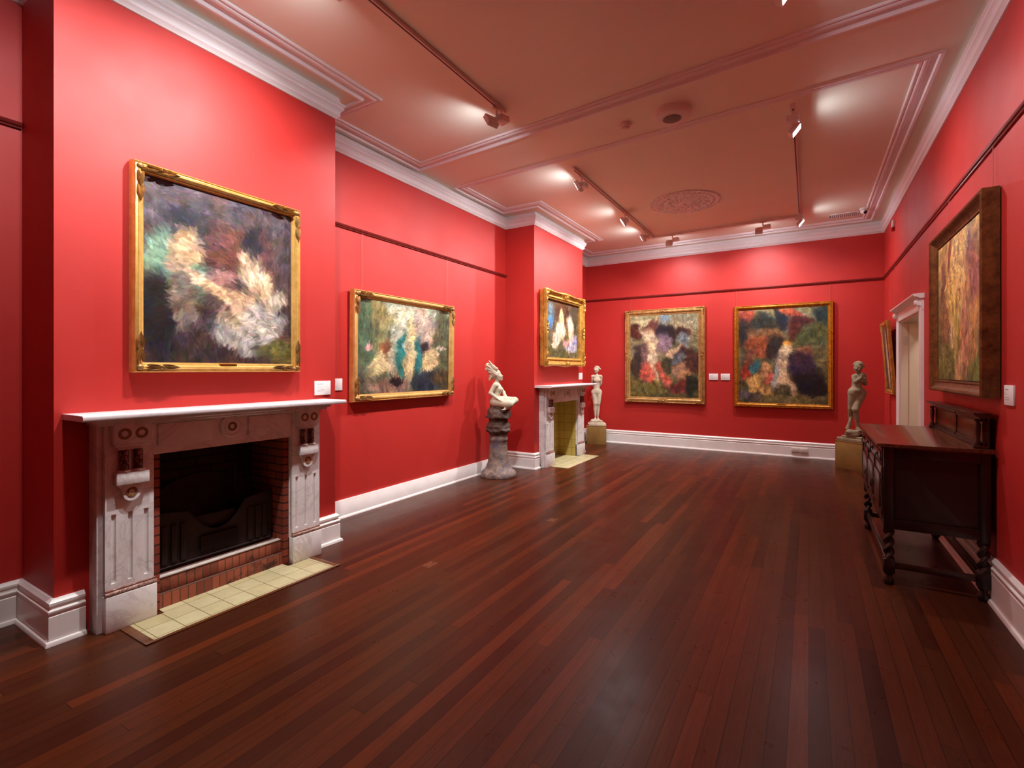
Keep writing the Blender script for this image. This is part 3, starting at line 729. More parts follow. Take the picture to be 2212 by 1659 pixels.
art4 = ([(158, 152, 120), (88, 80, 44)], [(.2, .1, .3, .12, .3, (186, 176, 130)), (.55, .08, .1, .07, 0, (128, 156, 172)), (.75, .18, .25, .16, 0, (160, 150, 118)), (.35, .2, .13, .11, 0, (92, 52, 48)), (.08, .22, .1, .1, 0, (88, 44, 34)), (.3, .32, .11, .15, .1, (216, 190, 152)), (.15, .5, .14, .12, 0, (126, 96, 92)), (.56, .26, .15, .12, 0, (42, 34, 38)),
        (.5, .36, .1, .12, .3, (150, 122, 134)), (.8, .22, .12, .09, 0, (60, 40, 38)), (.8, .34, .08, .12, 0, (126, 136, 140)), (.66, .48, .12, .05, -.5, (206, 170, 132)), (.85, .58, .2, .15, 0, (76, 46, 40)), (.34, .5, .09, .14, 0, (226, 202, 164)), (.34, .72, .07, .2, -.1, (222, 194, 154)), (.24, .72, .12, .14, .3, (196, 92, 74)), (.5, .72, .08, .16, -.4, (194, 96, 76)),
        (.08, .6, .08, .2, 0, (60, 50, 44)), (.6, .62, .12, .08, 0, (70, 68, 48)), (.78, .74, .13, .12, 0, (170, 128, 94)), (.72, .57, .07, .06, 0, (104, 104, 104)), (.72, .88, .14, .08, 0, (116, 48, 42)), (.88, .88, .09, .12, 0, (38, 48, 40)), (.25, .92, .3, .08, 0, (112, 102, 52))], 11, 6000, .035, .010)
art5 = ([(128, 126, 92), (84, 76, 50)], [(.5, .08, .45, .08, 0, (146, 138, 98)), (.12, .12, .08, .08, .4, (172, 74, 56)), (.62, .08, .12, .06, .2, (180, 84, 58)), (.95, .12, .1, .15, 0, (44, 60, 56)), (.3, .16, .14, .08, 0, (52, 56, 50)), (.48, .14, .07, .1, 0, (34, 40, 48)), (.68, .22, .14, .1, 0, (92, 42, 38)), (.1, .3, .12, .16, 0, (46, 42, 42)), (.3, .3, .2, .1, 0, (120, 86, 60)), (.82, .32, .18, .12, 0, (86, 92, 56)),
        (.2, .42, .16, .1, 0, (158, 84, 54)), (.42, .4, .12, .12, 0, (56, 46, 42)), (.55, .36, .06, .07, 0, (200, 140, 66)), (.55, .5, .09, .14, 0, (224, 196, 154)), (.53, .68, .08, .16, .1, (216, 184, 142)), (.6, .82, .04, .12, -.2, (204, 170, 130)), (.76, .5, .07, .08, 0, (150, 100, 76)), (.72, .62, .1, .12, 0, (60, 44, 62)), (.8, .8, .17, .17, 0, (30, 26, 32)),
        (.08, .5, .06, .12, 0, (120, 72, 48)), (.08, .68, .06, .1, 0, (168, 62, 48)), (.18, .62, .05, .06, 0, (60, 110, 120)), (.2, .78, .1, .09, .3, (202, 162, 98)), (.34, .88, .12, .06, .7, (198, 156, 96)), (.32, .66, .07, .1, .3, (186, 138, 94)), (.38, .78, .05, .06, 0, (196, 100, 84)), (.45, .75, .04, .14, 0, (168, 168, 158)), (.12, .93, .14, .06, 0, (100, 88, 84)), (.6, .97, .4, .05, 0, (122, 108, 66))], 13, 6400, .032, .010)
art6 = ([(214, 180, 112), (96, 104, 52)], [(.2, .25, .14, .3, 0, (206, 162, 92)), (.45, .3, .18, .3, .2, (226, 190, 122)), (.35, .5, .1, .25, 0, (222, 180, 92)), (.12, .3, .06, .2, 0, (110, 82, 62)), (.3, .12, .04, .12, .2, (136, 84, 66)), (.75, .2, .16, .12, .3, (196, 158, 124)), (.7, .1, .05, .1, 0, (112, 96, 98)), (.8, .35, .1, .2, 0, (150, 104, 96)), (.95, .5, .06, .25, 0, (72, 48, 66)),
        (.65, .5, .09, .3, 0, (204, 156, 108)), (.62, .75, .12, .22, 0, (206, 140, 102)), (.82, .7, .07, .25, .1, (196, 148, 92)), (.15, .6, .1, .2, 0, (150, 108, 72)), (.42, .65, .05, .2, 0, (206, 184, 96)), (.3, .72, .05, .15, .2, (224, 184, 130)), (.2, .85, .2, .1, 0, (118, 118, 62)), (.5, .9, .08, .12, 0, (196, 152, 100)), (.85, .92, .15, .08, 0, (108, 122, 60))], 17, 5200, .05, .012)
art7 = ([(78, 58, 52), (92, 76, 50)], [(.2, .15, .3, .2, 0, (96, 74, 68)), (.5, .5, .16, .45, .1, (196, 164, 128)), (.6, .7, .12, .3, 0, (206, 182, 150)), (.15, .6, .15, .3, 0, (84, 70, 60)), (.8, .9, .2, .1, 0, (90, 88, 50))], 19, 1500, .08, .02)

p1 = paint('largest gold-framed painting above the near fireplace', 'B', 2.012, 1.555, 1.194, 1.357, .068, classic(.068, .075), M['gold1'], art1, .0, .004, 'leaf', plate=.12)
p2 = paint('wide gold-framed painting in the alcove between the two chimney breasts', 'L', 4.492, 1.222, 1.745, 1.228, .085, classic(.085, .075), M['gold2'], art2, .012, .012, 'leaf', wires=((-.70, 3.09), (.80, 3.09), ))
wv = lambda u, t: .012*(math.cos(u*4*PI)) * max(0, 1-t/.06)
p3 = paint('scroll-edged gold rococo painting above the far fireplace', 'B', 7.79, 1.635, 1.60, 1.262, .15, [(.02, 0), (.02, .07), (0, .085), (.01, .125), (.03, .135), (.06, .10), (.09, .085), (.115, .10), (.125, .088), (.145, .08), (.15, .05), (.15, 0)], M['gold3'], art3, .0, .004, 'rococo', wave=wv, cz=.05, nsub=24)
p4 = paint('ornate antique-gold-framed painting on the left of the far wall', 'F', -2.556, .893, 1.62, 1.94, .125, classic(.125, .06), M['gold4'], art4, .004, .006, 'antique', wires=((-.69, 3.09), (.70, 3.09)), plate=.18, cz=.025)
p5 = paint('plain orange-gold-framed painting on the right of the far wall', 'F', -.428, .884, 1.59, 1.90, .082, classic(.082, .06), M['gold5'], art5, .004, .006, None, wires=((-.76, 3.09), (.745, 3.09)), plate=.14, cz=.025)
p6 = paint('deep dark-framed painting hanging above the sideboard', 'R', 5.24, 1.385, 1.64, 1.40, .11, raised(.11, .10), M['gold6'], art6, .0, .004, None, wires=((-.5, 3.09), (.72, 3.09)), cz=.045)
p7 = paint('small tilted gold-framed painting in the corner beside the doorway', 'R', 9.22, 1.215, .74, 1.09, .08, classic(.08, .045), M['gold3'], art7, .075, .002, 'knob', wires=((-.25, 3.09), (.25, 3.09)))

# wall labels
def wall_label(label, side, along, z, w_=.165, h_=.125, lines=((.0, .5, 1.6), (.11, .12, 1), (.2, .34, 1), (.36, .62, 1), (.45, .58, 1)), side_shift=0):
    t = thing('wall_label', label, 'label', group='printed labels beside the paintings'); at_wall(t, side, along, z, .0005)
    bm = new(); box(bm, -w_/2, w_/2, -.011, 0, 0, h_, .0015); obj('card', bm, M['card'], t)
    bm = new(); rnd = random.Random(int(along*100))
    for (dy, L, th) in lines:
        x = -w_/2+.024; zz = h_-.03-dy*h_*1.1; xe = x+(w_-.05)*L
        while x < xe:
            wd = rnd.uniform(.006, .016); box(bm, x, min(x+wd, xe), -.0116, -.0110, zz, zz+.0022*th); x += wd+.003
    obj('printed_lines', bm, M['ink'], t, smooth=0)
wall_label('white printed label on the near chimney breast, below right of the largest painting', 'B', 2.876, 1.35)
wall_label('white printed label low in the alcove, partly behind the near chimney breast corner', 'L', 3.452, 1.357)
wall_label('small white label on the far chimney breast under the rococo painting', 'B', 8.665, 1.395)
wall_label('left one of the two white labels on the far wall', 'F', -1.595, 1.378)
wall_label('right one of the two white labels on the far wall', 'F', -1.381, 1.378)
wall_label('white printed label on the right wall beside the sideboard', 'R', 4.245, 1.35, .165, .125)

# ------------------------------------------------------------------ sideboard against the right wall
sb = thing('sideboard', 'dark oak sideboard with barley twist legs standing against the right wall', 'sideboard', (.76, 5.255, 0), -PI/2)
SL, SD = .765, .29           # half length (local x), half depth (local y); front is -y
zc0, zc1 = .413, 1.005
bm = new()
extrude_poly(bm, [(-SD-.035, 1.012), (-SD-.045, 1.018), (-SD-.045, 1.028), (-SD-.036, 1.035), (SD+.012, 1.035), (SD+.012, 1.012)], lambda y, z: (-SL-.03, y, z), lambda y, z: (SL+.03, y, z))
box(bm, -SL-.012, SL+.012, -SD-.02, SD+.01, 1.0, 1.013, .003)
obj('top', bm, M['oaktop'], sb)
bm = new(); th = .02
box(bm, -SL+.03, SL-.03, -SD+.02, SD-.01, zc0+.02, zc1)                      # core
for s_ in (-1, 1):
    for yy in (-SD+.028, SD-.028): box(bm, s_*(SL-.028)-.028, s_*(SL-.028)+.028, yy-.028, yy+.028, zc0-.01, zc1, .003)
    box(bm, s_*(SL-.012)-.01, s_*(SL-.012)+.01, -SD+.05, SD-.05, zc0, zc0+.07, .002)
    box(bm, s_*(SL-.012)-.01, s_*(SL-.012)+.01, -SD+.05, SD-.05, zc1-.07, zc1, .002)
box(bm, -SL+.05, SL-.05, -SD+.004, -SD+.03, zc0, zc0+.045, .003); box(bm, -SL+.05, SL-.05, -SD+.004, -SD+.03, zc1-.02, zc1)
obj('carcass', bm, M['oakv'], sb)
def pull(parent, x, z):
    bm = new(); box(bm, x-.028, x+.028, -SD-.016, -SD-.013, z-.006, z+.006, .001); box(bm, x-.006, x+.006, -SD-.016, -SD-.013, z-.022, z+.022, .001)
    ball(bm, (x, -SD-.02, z), .008, 1); tube(bm, [(x, -SD-.022, z), (x-.012, -SD-.03, z-.02), (x-.008, -SD-.032, z-.04), (x+.008, -SD-.032, z-.04), (x+.012, -SD-.03, z-.02), (x, -SD-.022, z)], .0035, 6)
    obj('drop_handle', bm, M['iron'], parent)
for (xa, xb) in ((-SL+.07, -.01), (.01, SL-.07)):
    bm = new(); box(bm, xa, xb, -SD-.006, -SD+.03, .865, .985, .003); box(bm, xa+.02, xb-.02, -SD-.013, -SD-.004, .885, .965, .006)
    d_ = obj('drawer', bm, M['oak'], sb)
    for q in (.25, .75): pull(d_, xa+(xb-xa)*q, .928)
for (xa, xb) in ((-SL+.07, -.25), (-.24, .24), (.25, SL-.07)):
    bm = new(); box(bm, xa, xb, -SD-.004, -SD+.03, .465, .855, .003)
    box(bm, xa+.055, xb-.055, -SD-.016, -SD-.003, .53, .79, .01)
    d_ = obj('door', bm, M['oak'], sb)
    pull(d_, xb-.03 if xa < 0 else xa+.03, .66)
    for z in (.52, .80):
        bm = new(); box(bm, (xa+.004 if xa < 0 else xb-.03), (xa+.03 if xa < 0 else xb-.004), -SD-.010, -SD-.004, z-.012, z+.012, .001); obj('hinge', bm, M['iron'], d_)
for x in (-SL+.035, -.245, .245, SL-.035):
    bm = new(); lathe(bm, [(.008, .50), (.013, .52), (.008, .55), (.010, .60), (.014, .70), (.009, .76), (.014, .78), (.007, .80), (.011, .83), (.004, .86)], x, -SD-.004, 14)
    obj('split_baluster', bm, M['oak'], sb)
def twist_leg(x, y):
    bm = new(); z0, z1 = .205, .40; n = 40; seg = 20; rings = []
    for i in range(n+1):
        u = i/n; z = z0+(z1-z0)*u; env = .026
        rg = []
        for k in range(seg):
            a = 2*PI*k/seg; r = env+.009*math.cos(2*(a-u*2.6*PI)); rg.append(bm.verts.new((x+r*math.cos(a), y+r*math.sin(a), z)))
        rings.append(rg)
    for a_, b_ in zip(rings, rings[1:]):
        for k in range(seg): bm.faces.new((a_[k], a_[(k+1) % seg], b_[(k+1) % seg], b_[k]))
    lathe(bm, [(.03, .396), (.034, .402), (.030, .41), (.03, .42)], x, y, 20)
    lathe(bm, [(.036, .19), (.036, .196), (.026, .205), (.024, .21)], x, y, 20)
    box(bm, x-.034, x+.034, y-.034, y+.034, .088, .192, .005)
    lathe(bm, [(.018, 0), (.027, .004), (.033, .022), (.032, .04), (.022, .058), (.020, .068), (.03, .08), (.03, .09)], x, y, 20)
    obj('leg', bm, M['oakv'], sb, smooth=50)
for sx in (-1, 1):
    for sy in (-1, 1): twist_leg(sx*(SL-.032), sy*(SD-.032))
bm = new(); box(bm, -SL+.05, SL-.05, -SD+.018, -SD+.046, .122, .166, .004); obj('stretcher', bm, M['oak'], sb)
bm = new(); box(bm, -SL+.05, SL-.05, SD-.046, SD-.018, .122, .166, .004); obj('stretcher', bm, M['oak'], sb)
for sx in (-1, 1):
    bm = new(); box(bm, sx*(SL-.032)-.014, sx*(SL-.032)+.014, -SD+.06, SD-.06, .122, .166, .004); obj('stretcher', bm, M['oak'], sb)
bk = new(); y = SD-.015
box(bk, -SL+.02, SL-.02, y-.012, y+.012, 1.035, 1.245); box(bk, -SL+.02, SL-.02, y-.04, y+.01, 1.035, 1.055, .004)
for x in (-SL+.05, 0, SL-.05): box(bk, x-.025, x+.025, y-.022, y, 1.05, 1.245, .003)
for s_ in (-1, 1): lathe(bk, [(.018, 1.055), (.02, 1.075), (.012, 1.09), (.016, 1.15), (.018, 1.2), (.012, 1.215), (.02, 1.235)], s_*(SL-.045), y-.045, 14); box(bk, s_*(SL-.045)-.028, s_*(SL-.045)+.028, y-.07, y+.01, 1.035, 1.056, .003)
box(bk, -SL+.02, SL-.02, y-.022, y, 1.05, 1.075, .003); box(bk, -SL+.02, SL-.02, y-.022, y, 1.215, 1.245, .003)
bo = obj('backboard', bk, M['oak'], sb)
for (xa, xb) in ((-SL+.078, -.028), (.028, SL-.078)):
    bm = new(); box(bm, xa, xb, y-.016, y-.010, 1.078, 1.212, .002); obj('back_panel', bm, M['oakpanel'], bo)
bm = new(); extrude_poly(bm, [(y+.012, 1.245), (y-.05, 1.245), (y-.055, 1.255), (y-.07, 1.262), (y-.078, 1.272), (y-.078, 1.28), (y+.012, 1.28)], lambda a, z: (-SL-.015, a, z), lambda a, z: (SL+.015, a, z)); obj('top_ledge', bm, M['oak'], bo)

# ------------------------------------------------------------------ statues
class Field:
    """smooth union of capsules and ellipsoids sampled on a grid"""
    def __init__(s, lo, hi, h):
        s.h = h; s.lo = np.array(lo, float); n = np.ceil((np.array(hi)-s.lo)/h).astype(int)+1
        s.ax = [s.lo[i]+np.arange(n[i])*h for i in range(3)]; s.f = np.full(n, .2)
    def window(s, lo, hi, pad):
        sl = []
        for i in range(3):
            a = max(0, int((lo[i]-pad-s.lo[i])/s.h)); b = min(len(s.ax[i]), int((hi[i]+pad-s.lo[i])/s.h)+2); sl.append(slice(a, max(a, b)))
        return tuple(sl), np.meshgrid(*[s.ax[i][sl[i]] for i in range(3)], indexing='ij')
    def join(s, sl, d, k):
        a = s.f[sl]; hh = np.clip(.5+.5*(a-d)/k, 0, 1); s.f[sl] = a*(1-hh)+d*hh-k*hh*(1-hh)
    def capsule(s, a, b, ra, rb):
        a = np.array(a, float); b = np.array(b, float); r = max(ra, rb); k = max(.003, min(.018, .42*min(ra, rb)))
        sl, G = s.window(np.minimum(a, b)-r, np.maximum(a, b)+r, .03)
        if G[0].size == 0: return
        d = b-a; L = d@d+1e-9; t = np.clip(((G[0]-a[0])*d[0]+(G[1]-a[1])*d[1]+(G[2]-a[2])*d[2])/L, 0, 1)
        D_ = np.sqrt((G[0]-a[0]-t*d[0])**2+(G[1]-a[1]-t*d[1])**2+(G[2]-a[2]-t*d[2])**2)-(ra+(rb-ra)*t); s.join(sl, D_, k)
    def ball(s, c, r, scale=(1, 1, 1)):
        R = np.array(scale)*r; sl, G = s.window(np.array(c)-R, np.array(c)+R, .03)
        if G[0].size == 0: return
        q = np.sqrt(sum(((G[i]-c[i])/R[i])**2 for i in range(3))); s.join(sl, (q-1)*R.min(), max(.003, min(.018, .4*r)))
    def lathe(s, prof, wob=0, seed=0):
        zs = np.array([p[1] for p in prof]); rs_ = np.array([p[0] for p in prof]); r = rs_.max()
        sl, G = s.window((-r, -r, zs.min()), (r, r, zs.max()), .03)
        rr = np.interp(G[2], zs, rs_); an = np.arctan2(G[1], G[0])
        rr = rr*(1+wob*(np.sin(an*3+G[2]*40+seed)+.6*np.sin(an*5-G[2]*60)+.4*np.sin(an*9+G[2]*90)))
        d = np.maximum(np.hypot(G[0], G[1])-rr, np.maximum(zs.min()-G[2], G[2]-zs.max())); s.join(sl, d*.8, .006)
    def mesh(s, name, relax=2):
        f = s.f; ins = f < 0; nx, ny, nz = f.shape
        acc = np.zeros((nx-1, ny-1, nz-1, 3)); cnt = np.zeros((nx-1, ny-1, nz-1))
        for ax in range(3):
            o1, o2 = [i for i in range(3) if i != ax]
            for da in (0, 1):
                for db in (0, 1):
                    st = [0, 0, 0]; st[o1] = da; st[o2] = db
                    A_ = f[st[0]:st[0]+nx-1, st[1]:st[1]+ny-1, st[2]:st[2]+nz-1]; st2 = list(st); st2[ax] = 1
                    B_ = f[st2[0]:st2[0]+nx-1, st2[1]:st2[1]+ny-1, st2[2]:st2[2]+nz-1]
                    cr = (A_ < 0) != (B_ < 0); t = np.where(cr, A_/np.where(cr, A_-B_, 1), 0)
                    cnt += cr; acc[..., ax] += t*cr; acc[..., o1] += da*cr; acc[..., o2] += db*cr
        use = cnt > 0; ids = -np.ones(use.shape, int); ids[use] = np.arange(use.sum())
        I = np.argwhere(use); V = s.lo+(I+acc[use]/cnt[use][:, None])*s.h; F = []
        for ax in range(3):
            o1, o2 = (ax+1) % 3, (ax+2) % 3
            a_ = [slice(None)]*3; b_ = [slice(None)]*3; a_[ax] = slice(0, -1); b_[ax] = slice(1, None)
            fa, fb = ins[tuple(a_)], ins[tuple(b_)]; E_ = np.argwhere(fa != fb)
            E_ = E_[(E_[:, o1] > 0) & (E_[:, o2] > 0) & (E_[:, o1] < f.shape[o1]-1) & (E_[:, o2] < f.shape[o2]-1)]
            e1 = np.zeros(3, int); e1[o1] = 1; e2 = np.zeros(3, int); e2[o2] = 1
            q = [ids[tuple((E_-x).T)] for x in (0*e1, e1, e1+e2, e2)]
            Q = np.stack(q, 1); flip = ~fa[tuple(E_.T)]; Q[flip] = Q[flip][:, ::-1]; F.append(Q)
        F = np.concatenate(F); F = F[(F >= 0).all(1)]
        for _ in range(relax):
            S = np.zeros_like(V); c = np.zeros(len(V))
            for k in range(4): np.add.at(S, F[:, k], V[F[:, (k+1) % 4]]); np.add.at(c, F[:, k], 1); np.add.at(S, F[:, (k+1) % 4], V[F[:, k]]); np.add.at(c, F[:, (k+1) % 4], 1)
            V = V*.5+.5*S/np.maximum(c, 1)[:, None]
        me = bpy.data.meshes.new(name); me.from_pydata(V.tolist(), [], F.tolist()); me.update(); return me
def sculpt(name, build, mat, parent, lo, hi, h=.005, relax=1, lump=0.0):
    fd = Field(lo, hi, h); build(fd); me2 = fd.mesh(name, relax)
    if lump:
        new_co = [v_.co+v_.normal*(noise.fractal(v_.co*9, 1.0, 2.0, 4)*lump) for v_ in me2.vertices]
        me2.vertices.foreach_set('co', [x for c in new_co for x in c]); me2.update()
    me2.polygons.foreach_set('use_smooth', [True]*len(me2.polygons)); me2.materials.append(mat)
    q = bpy.data.objects.new(name, me2); COL.objects.link(q); q.parent = parent
    return q
def V3(*a): return Vector(a)
def hand(bm, wrist, d, palm_n, s, curl=.5, side=1):
    """palm, four fingers and a thumb; d = pointing direction, palm_n = palm normal"""
    d = Vector(d).normalized(); n_ = Vector(palm_n); n_ = (n_-d*n_.dot(d)).normalized(); t = d.cross(n_)*side
    w_ = Vector(wrist)
    for k in (-1, 0, 1): capsule(bm, w_+t*k*.012*s, w_+d*.062*s+t*k*.018*s, .013*s, .012*s, 8)
    for k, L in enumerate((.055, .064, .06, .046)):
        b0 = w_+d*.07*s+t*(k-1.5)*.0165*s
        b1 = b0+(d*math.cos(curl*.5)+n_*math.sin(curl*.5))*L*.55*s; b2 = b1+(d*math.cos(curl*1.4)+n_*math.sin(curl*1.4))*L*.5*s
        capsule(bm, b0, b1, .0082*s, .0074*s, 8); capsule(bm, b1, b2, .0074*s, .006*s, 8)
    b0 = w_+d*.02*s-t*.022*s; b1 = b0+(d*.7-t*.6+n_*.3).normalized()*.038*s; capsule(bm, b0, b1, .0105*s, .009*s, 8); capsule(bm, b1, b1+(d*.9-t*.1+n_*.35).normalized()*.03*s, .009*s, .007*s, 8)
def foot(bm, ankle, d, s):
    d = Vector(d).normalized(); a = Vector(ankle); t = Vector((-d.y, d.x, 0))
    capsule(bm, a-d*.03*s+V3(0, 0, -.035*s), a+d*.10*s+V3(0, 0, -.05*s), .032*s, .026*s)
    capsule(bm, a+V3(0, 0, .0), a+d*.07*s+V3(0, 0, -.035*s), .033*s, .025*s)
    for k in range(5): capsule(bm, a+d*.11*s+t*(k-2)*.015*s+V3(0, 0, -.058*s), a+d*(.165-.012*abs(k-1))*s+t*(k-2)*.017*s+V3(0, 0, -.066*s), .012*s, (.011 if k == 0 else .009)*s, 8)
def head(bm, c, look, up, s, hair=True):
    """head of height ~.22*s: skull, jaw, nose, brow, lips, ears, bound hair"""
    f = Vector(look).normalized(); u = Vector(up); u = (u-f*u.dot(f)).normalized(); r = f.cross(u); c = Vector(c)
    def P(a, b, d): return c+r*a*s+u*b*s+f*d*s
    ball(bm, P(0, .025, -.015), .088*s, 3); ball(bm, P(0, -.02, .02), .07*s, 3)
    capsule(bm, P(0, -.055, .03), P(0, -.085, .045), .044*s, .025*s)
    for q in (-1, 1):
        capsule(bm, P(q*.045, -.05, .0), P(q*.018, -.085, .052), .028*s, .02*s)
        ball(bm, P(q*.034, -.015, .06), .026*s, 2); ball(bm, P(q*.03, .012, .078), .010*s, 2, (1, .8, 1)); capsule(bm, P(q*.012, .032, .078), P(q*.048, .03, .064), .008*s, .007*s, 8)
        capsule(bm, P(q*.076, .015, -.01), P(q*.074, -.025, -.005), .012*s, .009*s, 8)
    capsule(bm, P(0, .02, .082), P(0, -.022, .103), .008*s, .012*s, 8); ball(bm, P(.011, -.024, .092), .008*s, 1); ball(bm, P(-.011, -.024, .092), .008*s, 1)
    capsule(bm, P(-.02, -.05, .08), P(.02, -.05, .08), .007*s, .007*s, 8); capsule(bm, P(-.017, -.06, .078), P(.017, -.06, .078), .008*s, .008*s, 8)
    if hair:
        rn = random.Random(5)
        for k in range(46):
            a = rn.uniform(0, 2*PI); e = rn.uniform(.05, 1.0)
            x = math.cos(a)*math.cos(e*1.4); z = math.sin(e*1.4); y = math.sin(a)*math.cos(e*1.4)
            if y > .45 and z < .55: continue
            p = P(x*.092, z*.095+.015, y*.095-.02); q2 = P(x*.1+rn.uniform(-.02, .02), z*.092+rn.uniform(-.03, .01), y*.1-.03)
            capsule(bm, p, q2, .024*s, .018*s, 8)
        ball(bm, P(0, .03, -.11), .042*s, 2)

# --- seated figure on a rough pillar beside the alcove
ps = thing('seated_statue', 'cast stone woman with streaming hair seated cross-legged on a rough rounded pillar', 'statue', (-3.95, 6.14, 0), YAW)
bm = new()
lathe(bm, [(.20, 0), (.262, .004), (.268, .03), (.252, .072), (.215, .10), (.185, .14), (.160, .20), (.146, .28), (.137, .36), (.130, .45), (.128, .52), (.136, .53), (.141, .55), (.136, .572), (.128, .58), (.124, .62), (.10, .64)], 0, 0, 48, .02, 3)
obj('pillar', bm, M['pot'], ps, smooth=60)
def rocky(bm):
    bm.lathe([(.12, .60), (.134, .625), (.150, .65), (.180, .668), (.184, .69), (.17, .715), (.176, .74), (.150, .79), (.138, .83), (.14, .86), (.19, .865), (.192, .89), (.17, .93), (.16, .97), (.13, 1.02), (.11, 1.05)], .035, 8)
    ball(bm, (.10, -.03, .93), .08); ball(bm, (-.06, .04, .95), .10); ball(bm, (.06, -.05, 1.0), .07)
sculpt('rock_seat', rocky, M['rock'], ps, (-.25, -.25, .58), (.25, .25, 1.12), .007, 1, .012)
def sitter(bm):
    ball(bm, (-.035, -.01, 1.10), .10, 3, (1, 1.2, .8)); capsule(bm, (-.04, 0, 1.13), (-.04, 0, 1.20), .078, .062)
    capsule(bm, (-.04, 0, 1.20), (-.022, 0, 1.30), .062, .074); capsule(bm, (-.035, .065, 1.35), (-.035, -.075, 1.35), .040, .040)
    capsule(bm, (-.028, 0, 1.30), (-.03, 0, 1.36), .074, .05); ball(bm, (.030, -.036, 1.285), .038, 2); ball(bm, (.034, .038, 1.285), .038, 2)
    capsule(bm, (-.032, 0, 1.36), (-.018, 0, 1.425), .032, .030)
    for (sh, el, wr, hd) in (((-.055, -.09, 1.345), (-.115, -.125, 1.235), (-.01, -.135, 1.155), (.9, -.05, -.35)), ((-.015, .085, 1.345), (.070, .11, 1.24), (.120, .03, 1.15), (.6, -.5, -.5))):
        capsule(bm, sh, el, .036, .028); capsule(bm, el, wr, .028, .019); hand(bm, wr, hd, (0, 0, -1), .74, .5)
    capsule(bm, (-.03, -.05, 1.10), (.165, -.165, 1.075), .080, .052); capsule(bm, (.165, -.165, 1.075), (.15, .02, 1.01), .050, .032)
    capsule(bm, (-.02, .05, 1.11), (.245, .07, 1.115), .080, .052); capsule(bm, (.245, .07, 1.115), (.13, -.12, 1.035), .048, .030)
    foot(bm, (.13, -.12, 1.04), (-.4, -.6, 0), .68); foot(bm, (.15, .02, 1.03), (-.5, .7, 0), .66)
    head(bm, (-.005, 0, 1.475), (.92, -.12, .32), (-.32, 0, .95), .67, False)
sculpt('body', sitter, M['clay'], ps, (-.2, -.26, .95), (.34, .2, 1.62), .004, 1, .002)
def flame(bm):
    rn = random.Random(3)
    for (x, z, r) in ((-.012, 1.525, .046), (-.045, 1.505, .066), (-.075, 1.53, .070), (-.10, 1.565, .060), (-.13, 1.605, .055), (-.155, 1.64, .040), (-.158, 1.595, .036), (-.10, 1.485, .048), (-.118, 1.45, .030)):
        ball(bm, (x, 0, z), r, 2, (1, 1.05, 1))
    for k in range(54):
        y = rn.uniform(-.075, .075); a = rn.uniform(-.9, .9); top = rn.random()
        c0 = Vector((-.03-.02*rn.random(), y, 1.50+.07*top)); d0 = Vector((-.72, -y*.8, .50+.35*(top-.5))).normalized(); n0 = Vector((.5, 0, .7))*(.03*top)
        L = rn.uniform(.08, .17); pth = [c0+n0+Vector((0, 0, .012*math.sin(q*5+k)))+d0*L*q/3 for q in range(4)]
        for q in range(3): capsule(bm, pth[q], pth[q+1], .015-.002*q, .013-.0025*q)
    for k in range(9):
        y = rn.uniform(-.06, .06); capsule(bm, (-.09, y, 1.49), (-.125-.02*rn.random(), y, 1.40+.05*rn.random()), .014, .006)
sculpt('hair', flame, M['clay'], ps, (-.28, -.16, 1.3), (.12, .16, 1.74), .0045, 1, .002)

